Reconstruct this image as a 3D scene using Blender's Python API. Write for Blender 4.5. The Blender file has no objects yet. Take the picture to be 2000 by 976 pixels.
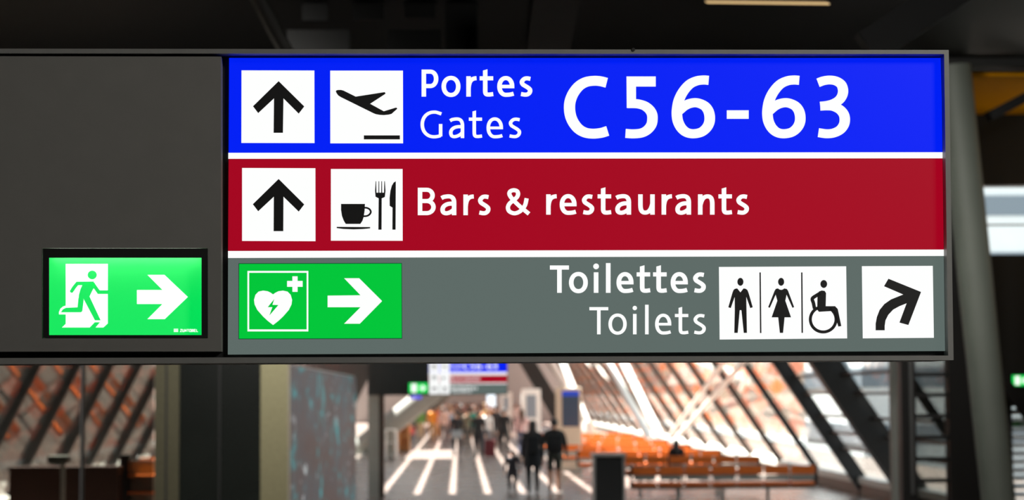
import bpy, bmesh, math, random
from mathutils import Vector, Matrix

# ------------------------------------------------------------------ camera, sky, sun, fill lights, exposure
sc = bpy.context.scene
col = sc.collection
PI = math.pi
R = math.radians

def lin(c):
    return tuple((x / 255 / 12.92) if x / 255 <= 0.04045 else ((x / 255 + 0.055) / 1.055) ** 2.4 for x in c)

FPX = 4100.0                      # focal length in pixels of a 2000 px wide frame
EYE = Vector((0, 0, 2.2))
YAW, PITCH, ROLL = R(1.44), R(3.96), R(0.34)
FWD = Vector((math.sin(YAW) * math.cos(PITCH), math.cos(YAW) * math.cos(PITCH), math.sin(PITCH)))
RIGHT0 = Vector((math.cos(YAW), -math.sin(YAW), 0))
UP0 = RIGHT0.cross(FWD)
CR = RIGHT0 * math.cos(ROLL) - UP0 * math.sin(ROLL)
CU = RIGHT0 * math.sin(ROLL) + UP0 * math.cos(ROLL)

cam = bpy.data.cameras.new('camera')
cam.sensor_width = 36.0
cam.lens = FPX / 2000 * 36
cam.clip_end = 2000
cam.dof.use_dof = True
cam.dof.focus_distance = 4.93
cam.dof.aperture_fstop = 4.9
cam_ob = bpy.data.objects.new('camera', cam)
mat = Matrix((CR, CU, -FWD)).transposed().to_4x4()
mat.translation = EYE
cam_ob.matrix_world = mat
col.objects.link(cam_ob)
sc.camera = cam_ob

world = bpy.data.worlds.new('daylight')
sc.world = world
world.use_nodes = True
bg = world.node_tree.nodes['Background']
bg.inputs[0].default_value = (0.86, 0.93, 1.0, 1)
bg.inputs[1].default_value = 1.55

SUN_DIR = Vector((0.30, -0.20, -0.92)).normalized()
sun = bpy.data.lights.new('sun', 'SUN')
sun.energy = 46
sun.angle = R(0.6)
sun.color = (1.0, 0.97, 0.92)
sun_ob = bpy.data.objects.new('sun', sun)
sun_ob.rotation_euler = SUN_DIR.to_track_quat('-Z', 'Y').to_euler()
sun_ob.location = (0, 60, 30)
col.objects.link(sun_ob)

def area(name, loc, size, size_y, watts, target, color=(1, 0.97, 0.92), spread=180):
    l = bpy.data.lights.new(name, 'AREA')
    l.shape = 'RECTANGLE'
    l.spread = R(spread)
    l.size, l.size_y, l.energy, l.color = size, size_y, watts, color
    o = bpy.data.objects.new(name, l)
    o.location = loc
    o.rotation_euler = (Vector(target) - Vector(loc)).to_track_quat('-Z', 'Y').to_euler()
    col.objects.link(o)
    return o

# added fill lights, out of view, brightening the sign, column and bronze posts
area('passage_fill_light', (4.2, 0.6, 5.9), 1.6, 1.6, 300, (1.6, 5, 2.6))
area('passage_fill_light', (3.6, 19.5, 6.2), 0.8, 0.8, 70, (6.6, 26, 3.0), spread=80)
area('passage_fill_light', (-3.0, 18, 6.1), 0.8, 2.0, 150, (-3.0, 27, 1.5), spread=80)

area('soffit_fill_light', (10.7, 26.6, 4.9), 0.4, 1.5, 26, (7.6, 27.6, 6.1), (1.0, 0.86, 0.6))  # added fill light, out of view, that brightens the yellow soffit

vs = sc.view_settings
vs.view_transform = 'Standard'
vs.look = 'None'
vs.exposure = 0.0
vs.gamma = 1.0
vs.use_curve_mapping = False
sc.cycles.use_denoising = True
sc.cycles.max_bounces = 8
sc.cycles.diffuse_bounces = 4
sc.cycles.glossy_bounces = 4
sc.cycles.transparent_max_bounces = 24
sc.cycles.caustics_reflective = False
sc.cycles.caustics_refractive = False
sc.cycles.sample_clamp_indirect = 4

# ------------------------------------------------------------------ helpers
def ray(px, py):
    return FWD * FPX + CR * (px - 1000) - CU * (py - 488)

def at(px, py, y):
    """The point of the place at distance y along the hall that the photograph shows at pixel px, py."""
    d = ray(px, py)
    return EYE + d * (y / d.y)

def mat_new(name, rgb, rough=0.5, metal=0.0, emit=None, strength=1.0, vary=0.0, scale=8.0, spec=0.5, bump=0.0):
    m = bpy.data.materials.new(name)
    m.use_nodes = True
    nt = m.node_tree
    b = nt.nodes['Principled BSDF']
    c = lin(rgb)
    b.inputs['Base Color'].default_value = (*c, 1)
    b.inputs['Roughness'].default_value = rough
    b.inputs['Metallic'].default_value = metal
    b.inputs['Specular IOR Level'].default_value = spec
    if emit:
        b.inputs['Emission Color'].default_value = (*lin(emit), 1)
        b.inputs['Emission Strength'].default_value = strength
    if vary or bump:
        tc = nt.nodes.new('ShaderNodeTexCoord')
        n = nt.nodes.new('ShaderNodeTexNoise')
        n.inputs['Scale'].default_value = scale
        n.inputs['Detail'].default_value = 4
        nt.links.new(tc.outputs['Object'], n.inputs['Vector'])
        if vary:
            r = nt.nodes.new('ShaderNodeValToRGB')
            r.color_ramp.elements[0].position, r.color_ramp.elements[1].position = 0.3, 0.7
            r.color_ramp.elements[0].color = (*[x * (1 - vary) for x in c], 1)
            r.color_ramp.elements[1].color = (*[min(1, x * (1 + vary)) for x in c], 1)
            nt.links.new(n.outputs['Fac'], r.inputs['Fac'])
            nt.links.new(r.outputs['Color'], b.inputs['Base Color'])
        if bump:
            bp = nt.nodes.new('ShaderNodeBump')
            bp.inputs['Strength'].default_value = bump
            nt.links.new(n.outputs['Fac'], bp.inputs['Height'])
            nt.links.new(bp.outputs['Normal'], b.inputs['Normal'])
    return m

def glass_new(name, tint, refl_ior=1.5, rough=0.02):
    m = bpy.data.materials.new(name)
    m.use_nodes = True
    nt = m.node_tree
    for n in list(nt.nodes):
        nt.nodes.remove(n)
    out = nt.nodes.new('ShaderNodeOutputMaterial')
    mix = nt.nodes.new('ShaderNodeMixShader')
    tr = nt.nodes.new('ShaderNodeBsdfTransparent')
    gl = nt.nodes.new('ShaderNodeBsdfGlossy')
    fr = nt.nodes.new('ShaderNodeFresnel')
    geo = nt.nodes.new('ShaderNodeNewGeometry')      # a thin pane reflects alike from both sides
    ior = nt.nodes.new('ShaderNodeMapRange')
    ior.inputs['To Min'].default_value, ior.inputs['To Max'].default_value = refl_ior, 1 / refl_ior
    nt.links.new(geo.outputs['Backfacing'], ior.inputs['Value'])
    nt.links.new(ior.outputs[0], fr.inputs['IOR'])
    tr.inputs[0].default_value = (*tint, 1)
    gl.inputs['Roughness'].default_value = rough
    nt.links.new(fr.outputs[0], mix.inputs[0])
    nt.links.new(tr.outputs[0], mix.inputs[1])
    nt.links.new(gl.outputs[0], mix.inputs[2])
    nt.links.new(mix.outputs[0], out.inputs[0])
    return m

class MB:
    """Collects solids; build() links them as one mesh object."""
    def __init__(self):
        self.v, self.f, self.m = [], [], []
    def add(self, vs, fs, mi=0):
        k = len(self.v)
        self.v += [Vector(p) for p in vs]
        self.f += [[i + k for i in f] for f in fs]
        self.m += [mi] * len(fs)
        return self
    def box(self, x0, x1, y0, y1, z0, z1, mi=0, bev=0.0):
        if bev > 0:
            bm = bmesh.new()
            bmesh.ops.create_cube(bm, size=1)
            for p in bm.verts:
                p.co = Vector(((x0 + x1) / 2 + p.co.x * (x1 - x0), (y0 + y1) / 2 + p.co.y * (y1 - y0), (z0 + z1) / 2 + p.co.z * (z1 - z0)))
            bmesh.ops.bevel(bm, geom=bm.edges[:], offset=bev, segments=2, affect='EDGES', profile=0.6)
            bm.verts.index_update()
            self.add([p.co.copy() for p in bm.verts], [[q.index for q in f.verts] for f in bm.faces], mi)
            bm.free()
            return self
        v = [(x, y, z) for x in (x0, x1) for y in (y0, y1) for z in (z0, z1)]
        return self.add(v, [(0, 1, 3, 2), (4, 6, 7, 5), (0, 4, 5, 1), (2, 3, 7, 6), (0, 2, 6, 4), (1, 5, 7, 3)], mi)
    def bar(self, p, q, w, h, side=(0, 1, 0), mi=0):
        """A rectangular bar from p to q: w along side, h across."""
        p, q = Vector(p), Vector(q)
        d = (q - p).normalized()
        s = Vector(side)
        s = (s - d * s.dot(d)).normalized()
        t = d.cross(s)
        v = []
        for c in (p, q):
            for a, b in ((-1, -1), (1, -1), (1, 1), (-1, 1)):
                v.append(c + s * a * w / 2 + t * b * h / 2)
        return self.add(v, [(3, 2, 1, 0), (4, 5, 6, 7), (0, 1, 5, 4), (1, 2, 6, 5), (2, 3, 7, 6), (3, 0, 4, 7)], mi)
    def tube(self, p, q, r0, r1=None, n=20, mi=0):
        p, q = Vector(p), Vector(q)
        r1 = r0 if r1 is None else r1
        d = (q - p).normalized()
        a = d.orthogonal().normalized()
        b = d.cross(a)
        v = [c + (a * math.cos(2 * PI * i / n) + b * math.sin(2 * PI * i / n)) * r for c, r in ((p, r0), (q, r1)) for i in range(n)]
        f = [(i, (i + 1) % n, n + (i + 1) % n, n + i) for i in range(n)]
        f += [list(range(n))[::-1], list(range(n, 2 * n))]
        return self.add(v, f, mi)
    def ball(self, c, rx, ry, rz, n=16, m=10, mi=0):
        v, f = [], []
        for j in range(m + 1):
            t = PI * j / m
            for i in range(n):
                a = 2 * PI * i / n
                v.append((c[0] + rx * math.sin(t) * math.cos(a), c[1] + ry * math.sin(t) * math.sin(a), c[2] + rz * math.cos(t)))
        for j in range(m):
            for i in range(n):
                f.append((j * n + i, (j + 1) * n + i, (j + 1) * n + (i + 1) % n, j * n + (i + 1) % n))
        return self.add(v, f, mi)
    def prism(self, front, back, mi=0):
        """front and back: matching closed outlines."""
        n = len(front)
        f = [list(range(n)), list(range(n, 2 * n))[::-1]]
        f += [(i, n + i, n + (i + 1) % n, (i + 1) % n) for i in range(n)]
        return self.add(list(front) + list(back), f, mi)
    def build(self, name, mats, parent=None, local=False, smooth=False):
        off = Vector((0, 0, 0))
        if not local:
            p = parent
            while p is not None:
                off += p.location
                p = p.parent
        me = bpy.data.meshes.new(name)
        me.from_pydata([tuple(p - off) for p in self.v], [], self.f)
        if not isinstance(mats, (list, tuple)):
            mats = [mats]
        for m in mats:
            me.materials.append(m)
        me.polygons.foreach_set('material_index', self.m)
        bm = bmesh.new()
        bm.from_mesh(me)
        bmesh.ops.recalc_face_normals(bm, faces=bm.faces[:])
        big = [f for f in bm.faces if len(f.verts) > 4]
        if big:
            bmesh.ops.triangulate(bm, faces=big, ngon_method='EAR_CLIP')
        if smooth:
            for f in bm.faces:
                f.smooth = True
            for e in bm.edges:
                if len(e.link_faces) == 2 and e.calc_face_angle(0) > R(40):
                    e.smooth = False
        bm.to_mesh(me)
        bm.free()
        o = bpy.data.objects.new(name, me)
        o.parent = parent
        col.objects.link(o)
        return o

def tag(o, label=None, cat=None, group=None, kind=None):
    for k, v in (('label', label), ('category', cat), ('group', group), ('kind', kind)):
        if v:
            o[k] = v
    return o

def empty(name, loc, label=None, cat=None, group=None, kind=None, rz=0.0):
    o = bpy.data.objects.new(name, None)
    o.empty_display_size = 0.1
    o.location = loc
    o.rotation_euler = (0, 0, rz)
    col.objects.link(o)
    return tag(o, label, cat, group, kind)

def struct(name, mb, m, parent=None, **k):
    o = mb.build(name, m, parent, **k)
    if parent is None:
        o['kind'] = 'structure'
    return o

def copy_tree(o, parent=None):
    c = o.copy()
    col.objects.link(c)
    c.parent = parent
    for ch in [x for x in bpy.data.objects if x.parent is o]:
        copy_tree(ch, c)
    return c

# ------------------------------------------------------------------ materials
def floor_mat():
    m = bpy.data.materials.new('hall_floor_tiles')
    m.use_nodes = True
    nt = m.node_tree
    b = nt.nodes['Principled BSDF']
    tc = nt.nodes.new('ShaderNodeTexCoord')
    br = nt.nodes.new('ShaderNodeTexBrick')
    br.offset = 0.0
    br.inputs['Color1'].default_value = (*lin((124, 110, 102)), 1)
    br.inputs['Color2'].default_value = (*lin((118, 105, 98)), 1)
    br.inputs['Mortar'].default_value = (*lin((152, 134, 124)), 1)
    br.inputs['Scale'].default_value = 1.0
    br.inputs['Mortar Size'].default_value = 0.012
    br.inputs['Brick Width'].default_value = 1.2
    br.inputs['Row Height'].default_value = 2.4
    n = nt.nodes.new('ShaderNodeTexNoise')
    n.inputs['Scale'].default_value = 0.8
    mr = nt.nodes.new('ShaderNodeMapRange')
    mr.inputs['To Min'].default_value, mr.inputs['To Max'].default_value = 0.2, 0.32
    nt.links.new(tc.outputs['Object'], br.inputs['Vector'])
    nt.links.new(tc.outputs['Object'], n.inputs['Vector'])
    nt.links.new(br.outputs['Color'], b.inputs['Base Color'])
    nt.links.new(n.outputs['Fac'], mr.inputs['Value'])
    nt.links.new(mr.outputs[0], b.inputs['Roughness'])
    return m

FLOOR = floor_mat()
DARK = mat_new('dark_ceiling', (40, 40, 38), 0.8, vary=0.15, scale=3)
BLACKISH = mat_new('near_black_paint', (16, 16, 15), 0.6, vary=0.1)
WALLDARK = mat_new('dark_wall_paint', (44, 44, 42), 0.7, vary=0.1)
ROOF = mat_new('roof_lining', (120, 118, 112), 0.8, vary=0.08, scale=2)
STEEL_BLACK = mat_new('black_painted_steel', (26, 24, 22), 0.45, vary=0.1)
STEEL_BROWN = mat_new('dark_bronze_steel', (62, 46, 36), 0.4, vary=0.1)
STEEL_WHITE = mat_new('white_painted_steel', (226, 224, 218), 0.45, vary=0.03)
STEEL_GREY = mat_new('grey_painted_steel', (146, 146, 138), 0.5, vary=0.05)
COLUMN = mat_new('grey_green_column_paint', (120, 126, 116), 0.6, vary=0.05, scale=2)
BRONZE = mat_new('brushed_bronze', (150, 144, 112), 0.42, 0.75, vary=0.08, scale=20)
BRONZE_DARK = mat_new('dark_brushed_bronze', (96, 92, 72), 0.42, 0.7, vary=0.1, scale=20)
CHROME = mat_new('brushed_steel', (170, 170, 168), 0.3, 0.9, vary=0.05)
GLASS = glass_new('clear_facade_glass', (0.93, 0.96, 0.95), 1.16)
TINTED = glass_new('tinted_screen_glass', (0.5, 0.49, 0.47), 1.2)
SMOKED = mat_new('smoked_glass', (30, 34, 30), 0.22, vary=0.1, scale=1.5)
CONCRETE = mat_new('apron_concrete', (104, 106, 106), 0.8, vary=0.06, scale=0.2)
EXT_WHITE = mat_new('white_cladding', (225, 228, 230), 0.6, vary=0.04, scale=0.5)
EXT_DARK = mat_new('dark_strip_windows', (122, 132, 142), 0.2)
YELLOW = mat_new('yellow_ceiling_panel', (255, 172, 0), 0.85, vary=0.08, spec=0.05)
ORANGE = mat_new('orange_seat_shell', (232, 112, 30), 0.42, vary=0.05)
SLEDGE = mat_new('pale_sill', (225, 222, 214), 0.5, vary=0.04)

# ------------------------------------------------------------------ lettering and pictograms (outlines in the sign plane)
def catmull(pts, n=8, closed=False):
    out, k = [], len(pts)
    rng = range(k) if closed else range(k - 1)
    for i in rng:
        if closed:
            p0, p1, p2, p3 = (Vector(pts[(i + j) % k]) for j in (-1, 0, 1, 2))
        else:
            p1, p2 = Vector(pts[i]), Vector(pts[i + 1])
            p0 = Vector(pts[i - 1]) if i > 0 else p1 * 2 - p2
            p3 = Vector(pts[i + 2]) if i + 2 < k else p2 * 2 - p1
        for s in range(n):
            t = s / n
            out.append(0.5 * (2 * p1 + (p2 - p0) * t + (2 * p0 - 5 * p1 + 4 * p2 - p3) * t * t + (3 * p1 - p0 - 3 * p2 + p3) * t ** 3))
    if not closed:
        out.append(Vector(pts[-1]))
    return out

def arc(cx, cy, rx, ry, a0, a1, n=26, e=2.0):
    out = []
    for i in range(n + 1):
        a = R(a0 + (a1 - a0) * i / n)
        c, s = math.cos(a), math.sin(a)
        out.append(Vector((cx + rx * math.copysign(abs(c) ** (2 / e), c), cy + ry * math.copysign(abs(s) ** (2 / e), s))))
    return out

def bez(p0, p1, p2, p3, n=12):
    p0, p1, p2, p3 = map(Vector, (p0, p1, p2, p3))
    return [p0 * (1 - t) ** 3 + p1 * 3 * t * (1 - t) ** 2 + p2 * 3 * t * t * (1 - t) + p3 * t ** 3 for t in (i / n for i in range(n + 1))]

def stroke_sides(pts, wv, wh, closed=False):
    pts = [Vector(p) for p in pts]
    q = [pts[0]]
    for p in pts[1:]:
        if (p - q[-1]).length > 1e-4:
            q.append(p)
    if closed and (q[0] - q[-1]).length < 1e-3:
        q.pop()
    pts, k = q, len(q)
    L, Rr = [], []
    for i in range(k):
        a = pts[i] - pts[i - 1] if (i > 0 or closed) else pts[1] - pts[0]
        b = pts[(i + 1) % k] - pts[i] if (i < k - 1 or closed) else a
        a, b = a.normalized(), b.normalized()
        t = (a + b)
        t = t.normalized() if t.length > 1e-6 else a
        nrm = Vector((-t.y, t.x))
        w = wv * abs(t.y) + wh * abs(t.x)
        w = math.sqrt((wv * t.y) ** 2 + (wh * t.x) ** 2)
        m = 1 / max(0.5, nrm.dot(Vector((-a.y, a.x))))
        L.append(pts[i] + nrm * w / 2 * m)
        Rr.append(pts[i] - nrm * w / 2 * m)
    return L, Rr

class Face:
    """Flat shapes of a sign face: outlines in photograph pixels, laid into the sign's plane by mp and given thickness."""
    def __init__(self, mp, d0, d1):
        self.mp, self.d0, self.d1, self.mb = mp, d0, d1, MB()
    def _v(self, p, d):
        u, v = self.mp(p[0], p[1])
        return Vector((u, d, v))
    def poly(self, pts, mi=0, d0=None, d1=None):
        d0 = self.d0 if d0 is None else d0
        d1 = self.d1 if d1 is None else d1
        self.mb.prism([self._v(p, d0) for p in pts], [self._v(p, d1) for p in pts], mi)
        return self
    def stroke(self, pts, wv, wh=None, closed=False, mi=0, d0=None, d1=None):
        wh = wv if wh is None else wh
        d0 = self.d0 if d0 is None else d0
        d1 = self.d1 if d1 is None else d1
        L, Q = stroke_sides(pts, wv, wh, closed)
        n = len(L)
        vs, fs = [], []
        for a, b in zip(L, Q):
            vs += [self._v(a, d0), self._v(b, d0), self._v(b, d1), self._v(a, d1)]
        for i in range(n if closed else n - 1):
            p, q = 4 * i, 4 * ((i + 1) % n)
            for c in range(4):
                e = (c + 1) % 4
                fs.append((p + c, p + e, q + e, q + c))
        if not closed:
            fs += [(0, 3, 2, 1), (4 * n - 4, 4 * n - 3, 4 * n - 2, 4 * n - 1)]
        self.mb.add(vs, fs, mi)
        return self
    def rect(self, x0, y0, x1, y1, mi=0, **k):
        return self.poly([(x0, y0), (x1, y0), (x1, y1), (x0, y1)], mi, **k)
    def dot(self, cx, cy, r, ry=None, mi=0, **k):
        return self.poly(arc(cx, cy, r, ry or r, 0, 360 - 12, 29), mi, **k)

def glyph(F, ch, x0, x1, top, base, w, up=None):
    """Draw one letter between its outer edges x0, x1, from top (x-height or cap height) to base with stem width w."""
    wh = w * 0.9
    h, W, cx = base - top, x1 - x0, (x0 + x1) / 2
    l, r, t, b = x0 + w / 2, x1 - w / 2, top + wh / 2, base - wh / 2
    s = lambda p, **k: F.stroke(p, w, wh, **k)
    if ch == 'o':
        s(arc(cx, (top + base) / 2, W / 2 - w / 2, h / 2 - wh / 2 + 0.8, 0, 352, 44, 2.1), closed=True)
    elif ch == 'l':
        s([(cx, up), (cx, base)])
    elif ch == 'i':
        s([(cx, top), (cx, base)])
        F.dot(cx, up, w * 0.62)
    elif ch == 'T':
        s([(cx, top), (cx, base)])
        s([(x0, t), (x1, t)])
    elif ch == 't':
        sx = x0 + W * 0.41
        F.poly([(sx - w / 2, up + w * 0.28), (sx + w / 2, up), (sx + w / 2, base - h * 0.35), (sx - w / 2, base - h * 0.35)])
        s([(x0, top + wh / 2), (x1, top + wh / 2)])
        s([(sx, base - h * 0.36)] + bez((sx, base - h * 0.3), (sx, base - wh * 0.4), (sx + w * 0.35, b), (sx + W * 0.33, b), 10) + [(x1, b - h * 0.025)])
    elif ch == 'r':
        s([(l, top), (l, base)])
        s([(l, base - h * 0.35)] + bez((l, top + h * 0.6), (l + w * 0.1, top + h * 0.25), (l + W * 0.25, t), (x1, t - 0.2), 12))
    elif ch == 'n':
        s([(l, top), (l, base)])
        ry = h * 0.40
        s([(l, top + h * 0.55)] + bez((l, top + h * 0.55), (l + W * 0.08, top + h * 0.22), (l + W * 0.24, t), (cx + W * 0.08, t), 10)[1:] + bez((cx + W * 0.08, t), (r - W * 0.05, t), (r, t + ry * 0.4), (r, t + ry), 10)[1:] + [(r, base)])
    elif ch == 'u':
        s([(r, top), (r, base)])
        ry = h * 0.40
        s([(r, base - h * 0.55)] + bez((r, base - h * 0.55), (r - W * 0.08, base - h * 0.22), (r - W * 0.24, b), (cx - W * 0.08, b), 10)[1:] + bez((cx - W * 0.08, b), (l + W * 0.05, b), (l, b - ry * 0.4), (l, b - ry), 10)[1:] + [(l, top)])
    elif ch == 'a':
        s([(x0 + W * 0.07, t + h * 0.075)] + bez((x0 + W * 0.2, t + h * 0.02), (cx, t - h * 0.03), (r, t - h * 0.07), (r, top + h * 0.40), 14) + [(r, base)])
        s([(r, top + h * 0.44)] + bez((r - W * 0.12, top + h * 0.445), (l + W * 0.25, top + h * 0.42), (l, top + h * 0.56), (l, top + h * 0.73), 12)
          + bez((l, top + h * 0.73), (l, b - h * 0.02), (l + W * 0.12, b + 0.3), (l + W * 0.24, b + 0.3), 10)[1:]
          + bez((l + W * 0.24, b + 0.3), (cx + W * 0.08, b), (r - W * 0.05, b - h * 0.12), (r, top + h * 0.70), 12)[1:])
    elif ch == 'e':
        cy = (top + base) / 2
        rx, ry = W / 2 - w / 2, h / 2 - wh / 2 + 0.5
        end = (x1 - W * 0.045, b - h * 0.045)
        body = arc(cx, cy, rx, ry, 90, 350, 34, 2.1)
        s([end] + bez(end, (cx + W * 0.28, b + h * 0.005), (cx + W * 0.16, b + 0.5), tuple(body[0]), 8)[1:-1] + body + [(r, cy + h * 0.02)])
        F.poly([(l, cy - wh * 0.40), (x1 - 0.2, cy - wh * 0.40), (x1, cy + wh * 0.44), (l, cy + wh * 0.44)])
    elif ch == 's':
        P = [(0.97, 0.035), (0.62, 0.0), (0.30, 0.04), (0.05, 0.20), (0.13, 0.36), (0.40, 0.465), (0.70, 0.565), (0.95, 0.70), (0.92, 0.87), (0.68, 0.985), (0.36, 1.005), (-0.06, 0.965)]
        s(catmull([(l + u * (r - l) + (0.5 if u > 0.96 else 0), t + v * (b - t)) for u, v in P], 6))
    elif ch == 'P':
        s([(l, top), (l, base)])
        mb = top + h * 0.61
        s([(l, t), (cx, t)] + arc(cx + 0.5, (t + mb) / 2, r - cx - 0.5, (mb - t) / 2, -90, 90, 18, 2.1) + [(l, mb)])
    elif ch == 'B':
        s([(l, top), (l, base)])
        m1, rr = top + h * 0.485, r - W * 0.05
        s([(l, t), (cx, t)] + arc(cx, (t + m1) / 2, rr - cx, (m1 - t) / 2, -90, 90, 18) + [(l, m1)])
        s([(l, m1), (cx, m1)] + arc(cx, (b + m1) / 2, r - cx, (b - m1) / 2, -90, 90, 18) + [(l, b)])
    elif ch == 'G':
        s([(x1 - W * 0.045, t + h * 0.055)] + bez((cx + W * 0.25, t), (cx + W * 0.2, t - 0.6), (cx + W * 0.16, t - 0.6), (cx + W * 0.12, t - 0.6), 5)
          + arc(cx + W * 0.12, (t + b) / 2, cx + W * 0.12 - l, (b - t) / 2 + 0.6, 270, 90, 34, 2.1)[1:] + bez((cx + W * 0.12, b + 0.6), (cx + W * 0.24, b + 0.6), (r - W * 0.08, b - h * 0.01), (r, b - h * 0.035), 8)[1:])
        s([(r, top + h * 0.485), (r, base - wh * 0.55)])

def word(F, spec, top, base, w, up=None):
    for ch, x0, x1 in spec:
        u = up
        if ch in 'TPBG':
            glyph(F, ch, x0, x1, base - (base - top) * 1.33 if ch != 'T' else base - (base - top) * 1.335, base, w)
        elif ch == 'l':
            glyph(F, ch, x0, x1, top, base, w, base - (base - top) * 1.45)
        elif ch == 'i':
            glyph(F, ch, x0, x1, top, base, w, base - (base - top) * 1.29)
        elif ch == 't':
            glyph(F, ch, x0, x1, top, base, w, base - (base - top) * 1.345)
        else:
            glyph(F, ch, x0, x1, top, base, w)

PORTES = [('P', 823.4, 856.2), ('o', 862.3, 899.4), ('r', 910.7, 930.7), ('t', 936.8, 963.3), ('e', 971.1, 1004.6), ('s', 1014.2, 1040.3)]
GATES = [('G', 821.3, 864.0), ('a', 877.0, 906.7), ('t', 915.7, 941.5), ('e', 950.2, 982.5), ('s', 992.9, 1018.5)]
BARS = [('B', 816, 851), ('a', 860, 891.3), ('r', 905, 925.3), ('s', 932.8, 958.5)]
RESTA = [('r', 1066.7, 1087.2), ('e', 1093.1, 1126.1), ('s', 1135.8, 1161.1), ('t', 1167.2, 1193.6), ('a', 1201.6, 1232.6), ('u', 1246.4, 1278.7),
         ('r', 1292.1, 1312.3), ('a', 1318.9, 1349.7), ('n', 1363.2, 1395.5), ('t', 1403.2, 1429.4), ('s', 1437.3, 1463.3)]
TOILETTES = [('T', 1074, 1111.2), ('o', 1111.2, 1148.1), ('i', 1159.8, 1168.6), ('l', 1183.4, 1192.4), ('e', 1204, 1237.3), ('t', 1243.4, 1269.8), ('t', 1275.5, 1302), ('e', 1309.8, 1343.4), ('s', 1352.9, 1379.1)]
TOILETS = [('T', 1151.1, 1188), ('o', 1188.3, 1224), ('i', 1236.1, 1243.4), ('l', 1259.8, 1266.8), ('e', 1279.4, 1311.1), ('t', 1318.1, 1344.2), ('s', 1353.7, 1379.1)]

def z(x0, y0, s, pts):
    return [(x0 + p[0] / s, y0 + p[1] / s) for p in pts]

def letters_gate_numbers(F):
    g = lambda pts: catmull(z(1090, 130, 6.1, pts), 7)
    F.stroke(g([(579, 193), (500, 174), (420, 170), (330, 185), (250, 232), (185, 312), (147, 400), (136, 485), (147, 580), (182, 665), (242, 740), (320, 785), (410, 799), (510, 790), (591, 766)]), 134 / 6.1, 117 / 6.1)
    F.poly(z(1090, 130, 6.1, [(815, 118), (1163, 118), (1163, 238), (928, 238), (928, 470), (930, 493), (818, 493)]))
    F.stroke(g([(830, 441), (900, 441), (960, 446), (1030, 468), (1085, 510), (1117, 562), (1124, 620), (1112, 690), (1065, 752), (995, 790), (900, 801), (803, 796)]), 125 / 6.1, 107 / 6.1)
    six = [(1794, 166), (1730, 162), (1650, 173), (1565, 215), (1490, 300), (1440, 400), (1419, 500), (1416, 580), (1430, 660), (1470, 735), (1530, 785), (1608, 802), (1700, 785), (1765, 735), (1800, 670), (1806, 600), (1790, 530), (1750, 475), (1690, 443), (1630, 432), (1560, 445), (1500, 475), (1440, 525)]
    for dx in (0, 1078.5):
        F.stroke(g([(a + dx, b - 2) for a, b in six]), 126 / 6.1, 108 / 6.1)
    F.poly(z(1390, 130, 6.1, [(180, 521), (440, 521), (440, 622), (180, 622)]))
    g3 = lambda pts: catmull(z(1390, 130, 6.1, pts), 7)
    F.stroke(g3([(1267, 193), (1330, 170), (1405, 160), (1480, 172), (1540, 212), (1564, 275), (1556, 340), (1518, 398), (1450, 440), (1370, 462), (1293, 471)]), 122 / 6.1, 104 / 6.1)
    F.stroke(g3([(1293, 471), (1370, 468), (1445, 474), (1520, 508), (1568, 560), (1585, 620), (1575, 690), (1530, 752), (1455, 790), (1370, 800), (1271, 787)]), 124 / 6.1, 106 / 6.1)

def ampersand(F):
    F.stroke(catmull(z(805, 350, 8, [(1825, 540), (1760, 487), (1690, 430), (1600, 345), (1540, 275), (1518, 225), (1535, 187), (1588, 170), (1640, 187), (1655, 230), (1636, 280), (1580, 330), (1522, 380), (1496, 440), (1518, 500), (1590, 531), (1660, 515), (1718, 470), (1765, 400), (1789, 297)]), 7), 66 / 8, 62 / 8)

ARROW_UP = [(298, 196), (441, 337), (410, 377), (325, 292), (322, 484), (270, 484), (272, 292), (184, 374), (155, 336)]
PLANE = [(100, 305), (108, 293), (130, 288), (165, 288), (195, 296), (345, 370), (697, 315), (705, 318), (712, 332), (700, 342), (522, 458), (690, 550), (838, 505), (850, 508), (855, 520), (785, 582), (750, 591), (690, 597), (640, 594), (590, 585), (555, 570), (160, 375), (130, 355), (108, 325)]
CUP = [(170, 476), (474, 476), (470, 560), (458, 640), (442, 690), (415, 730), (230, 730), (205, 690), (182, 630), (170, 555)]
FORK = [(609, 188), (602, 310), (608, 385), (648, 405), (644, 803), (685, 803), (687, 405), (727, 388), (735, 310), (727, 188), (719, 188), (716, 333), (693, 333), (691, 188), (682, 188), (680, 333), (656, 333), (655, 188), (646, 188), (644, 333), (620, 333), (617, 188)]
KNIFE = [(866, 188), (863, 803), (822, 803), (824, 523), (788, 500), (787, 400), (797, 310), (815, 245), (838, 206)]
MAN = [(242, 323), (280, 370), (318, 323), (345, 328), (365, 345), (380, 385), (427, 548), (398, 558), (350, 425), (358, 853), (320, 853), (292, 583), (272, 583), (248, 853), (207, 853), (213, 583), (212, 425), (165, 558), (136, 548), (185, 375), (198, 342), (215, 328)]
WOMAN = [(728, 323), (742, 335), (765, 341), (788, 335), (802, 323), (832, 330), (847, 350), (920, 546), (900, 555), (830, 398), (815, 470), (883, 668), (806, 668), (788, 853), (750, 853), (730, 668), (652, 668), (720, 470), (700, 398), (630, 555), (611, 546), (688, 350), (703, 328)]
SITTER = [(1215, 360), (1250, 348), (1285, 354), (1300, 380), (1296, 535), (1408, 535), (1440, 570), (1482, 772), (1447, 778), (1388, 592), (1215, 602), (1194, 575), (1198, 420)]
BEND = [(302, 182), (598, 302), (483, 602), (402, 580), (467, 405), (400, 432), (345, 462), (300, 510), (275, 560), (268, 610), (268, 650), (186, 650), (186, 590), (197, 530), (222, 465), (265, 412), (325, 370), (436, 325), (262, 250)]
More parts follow.
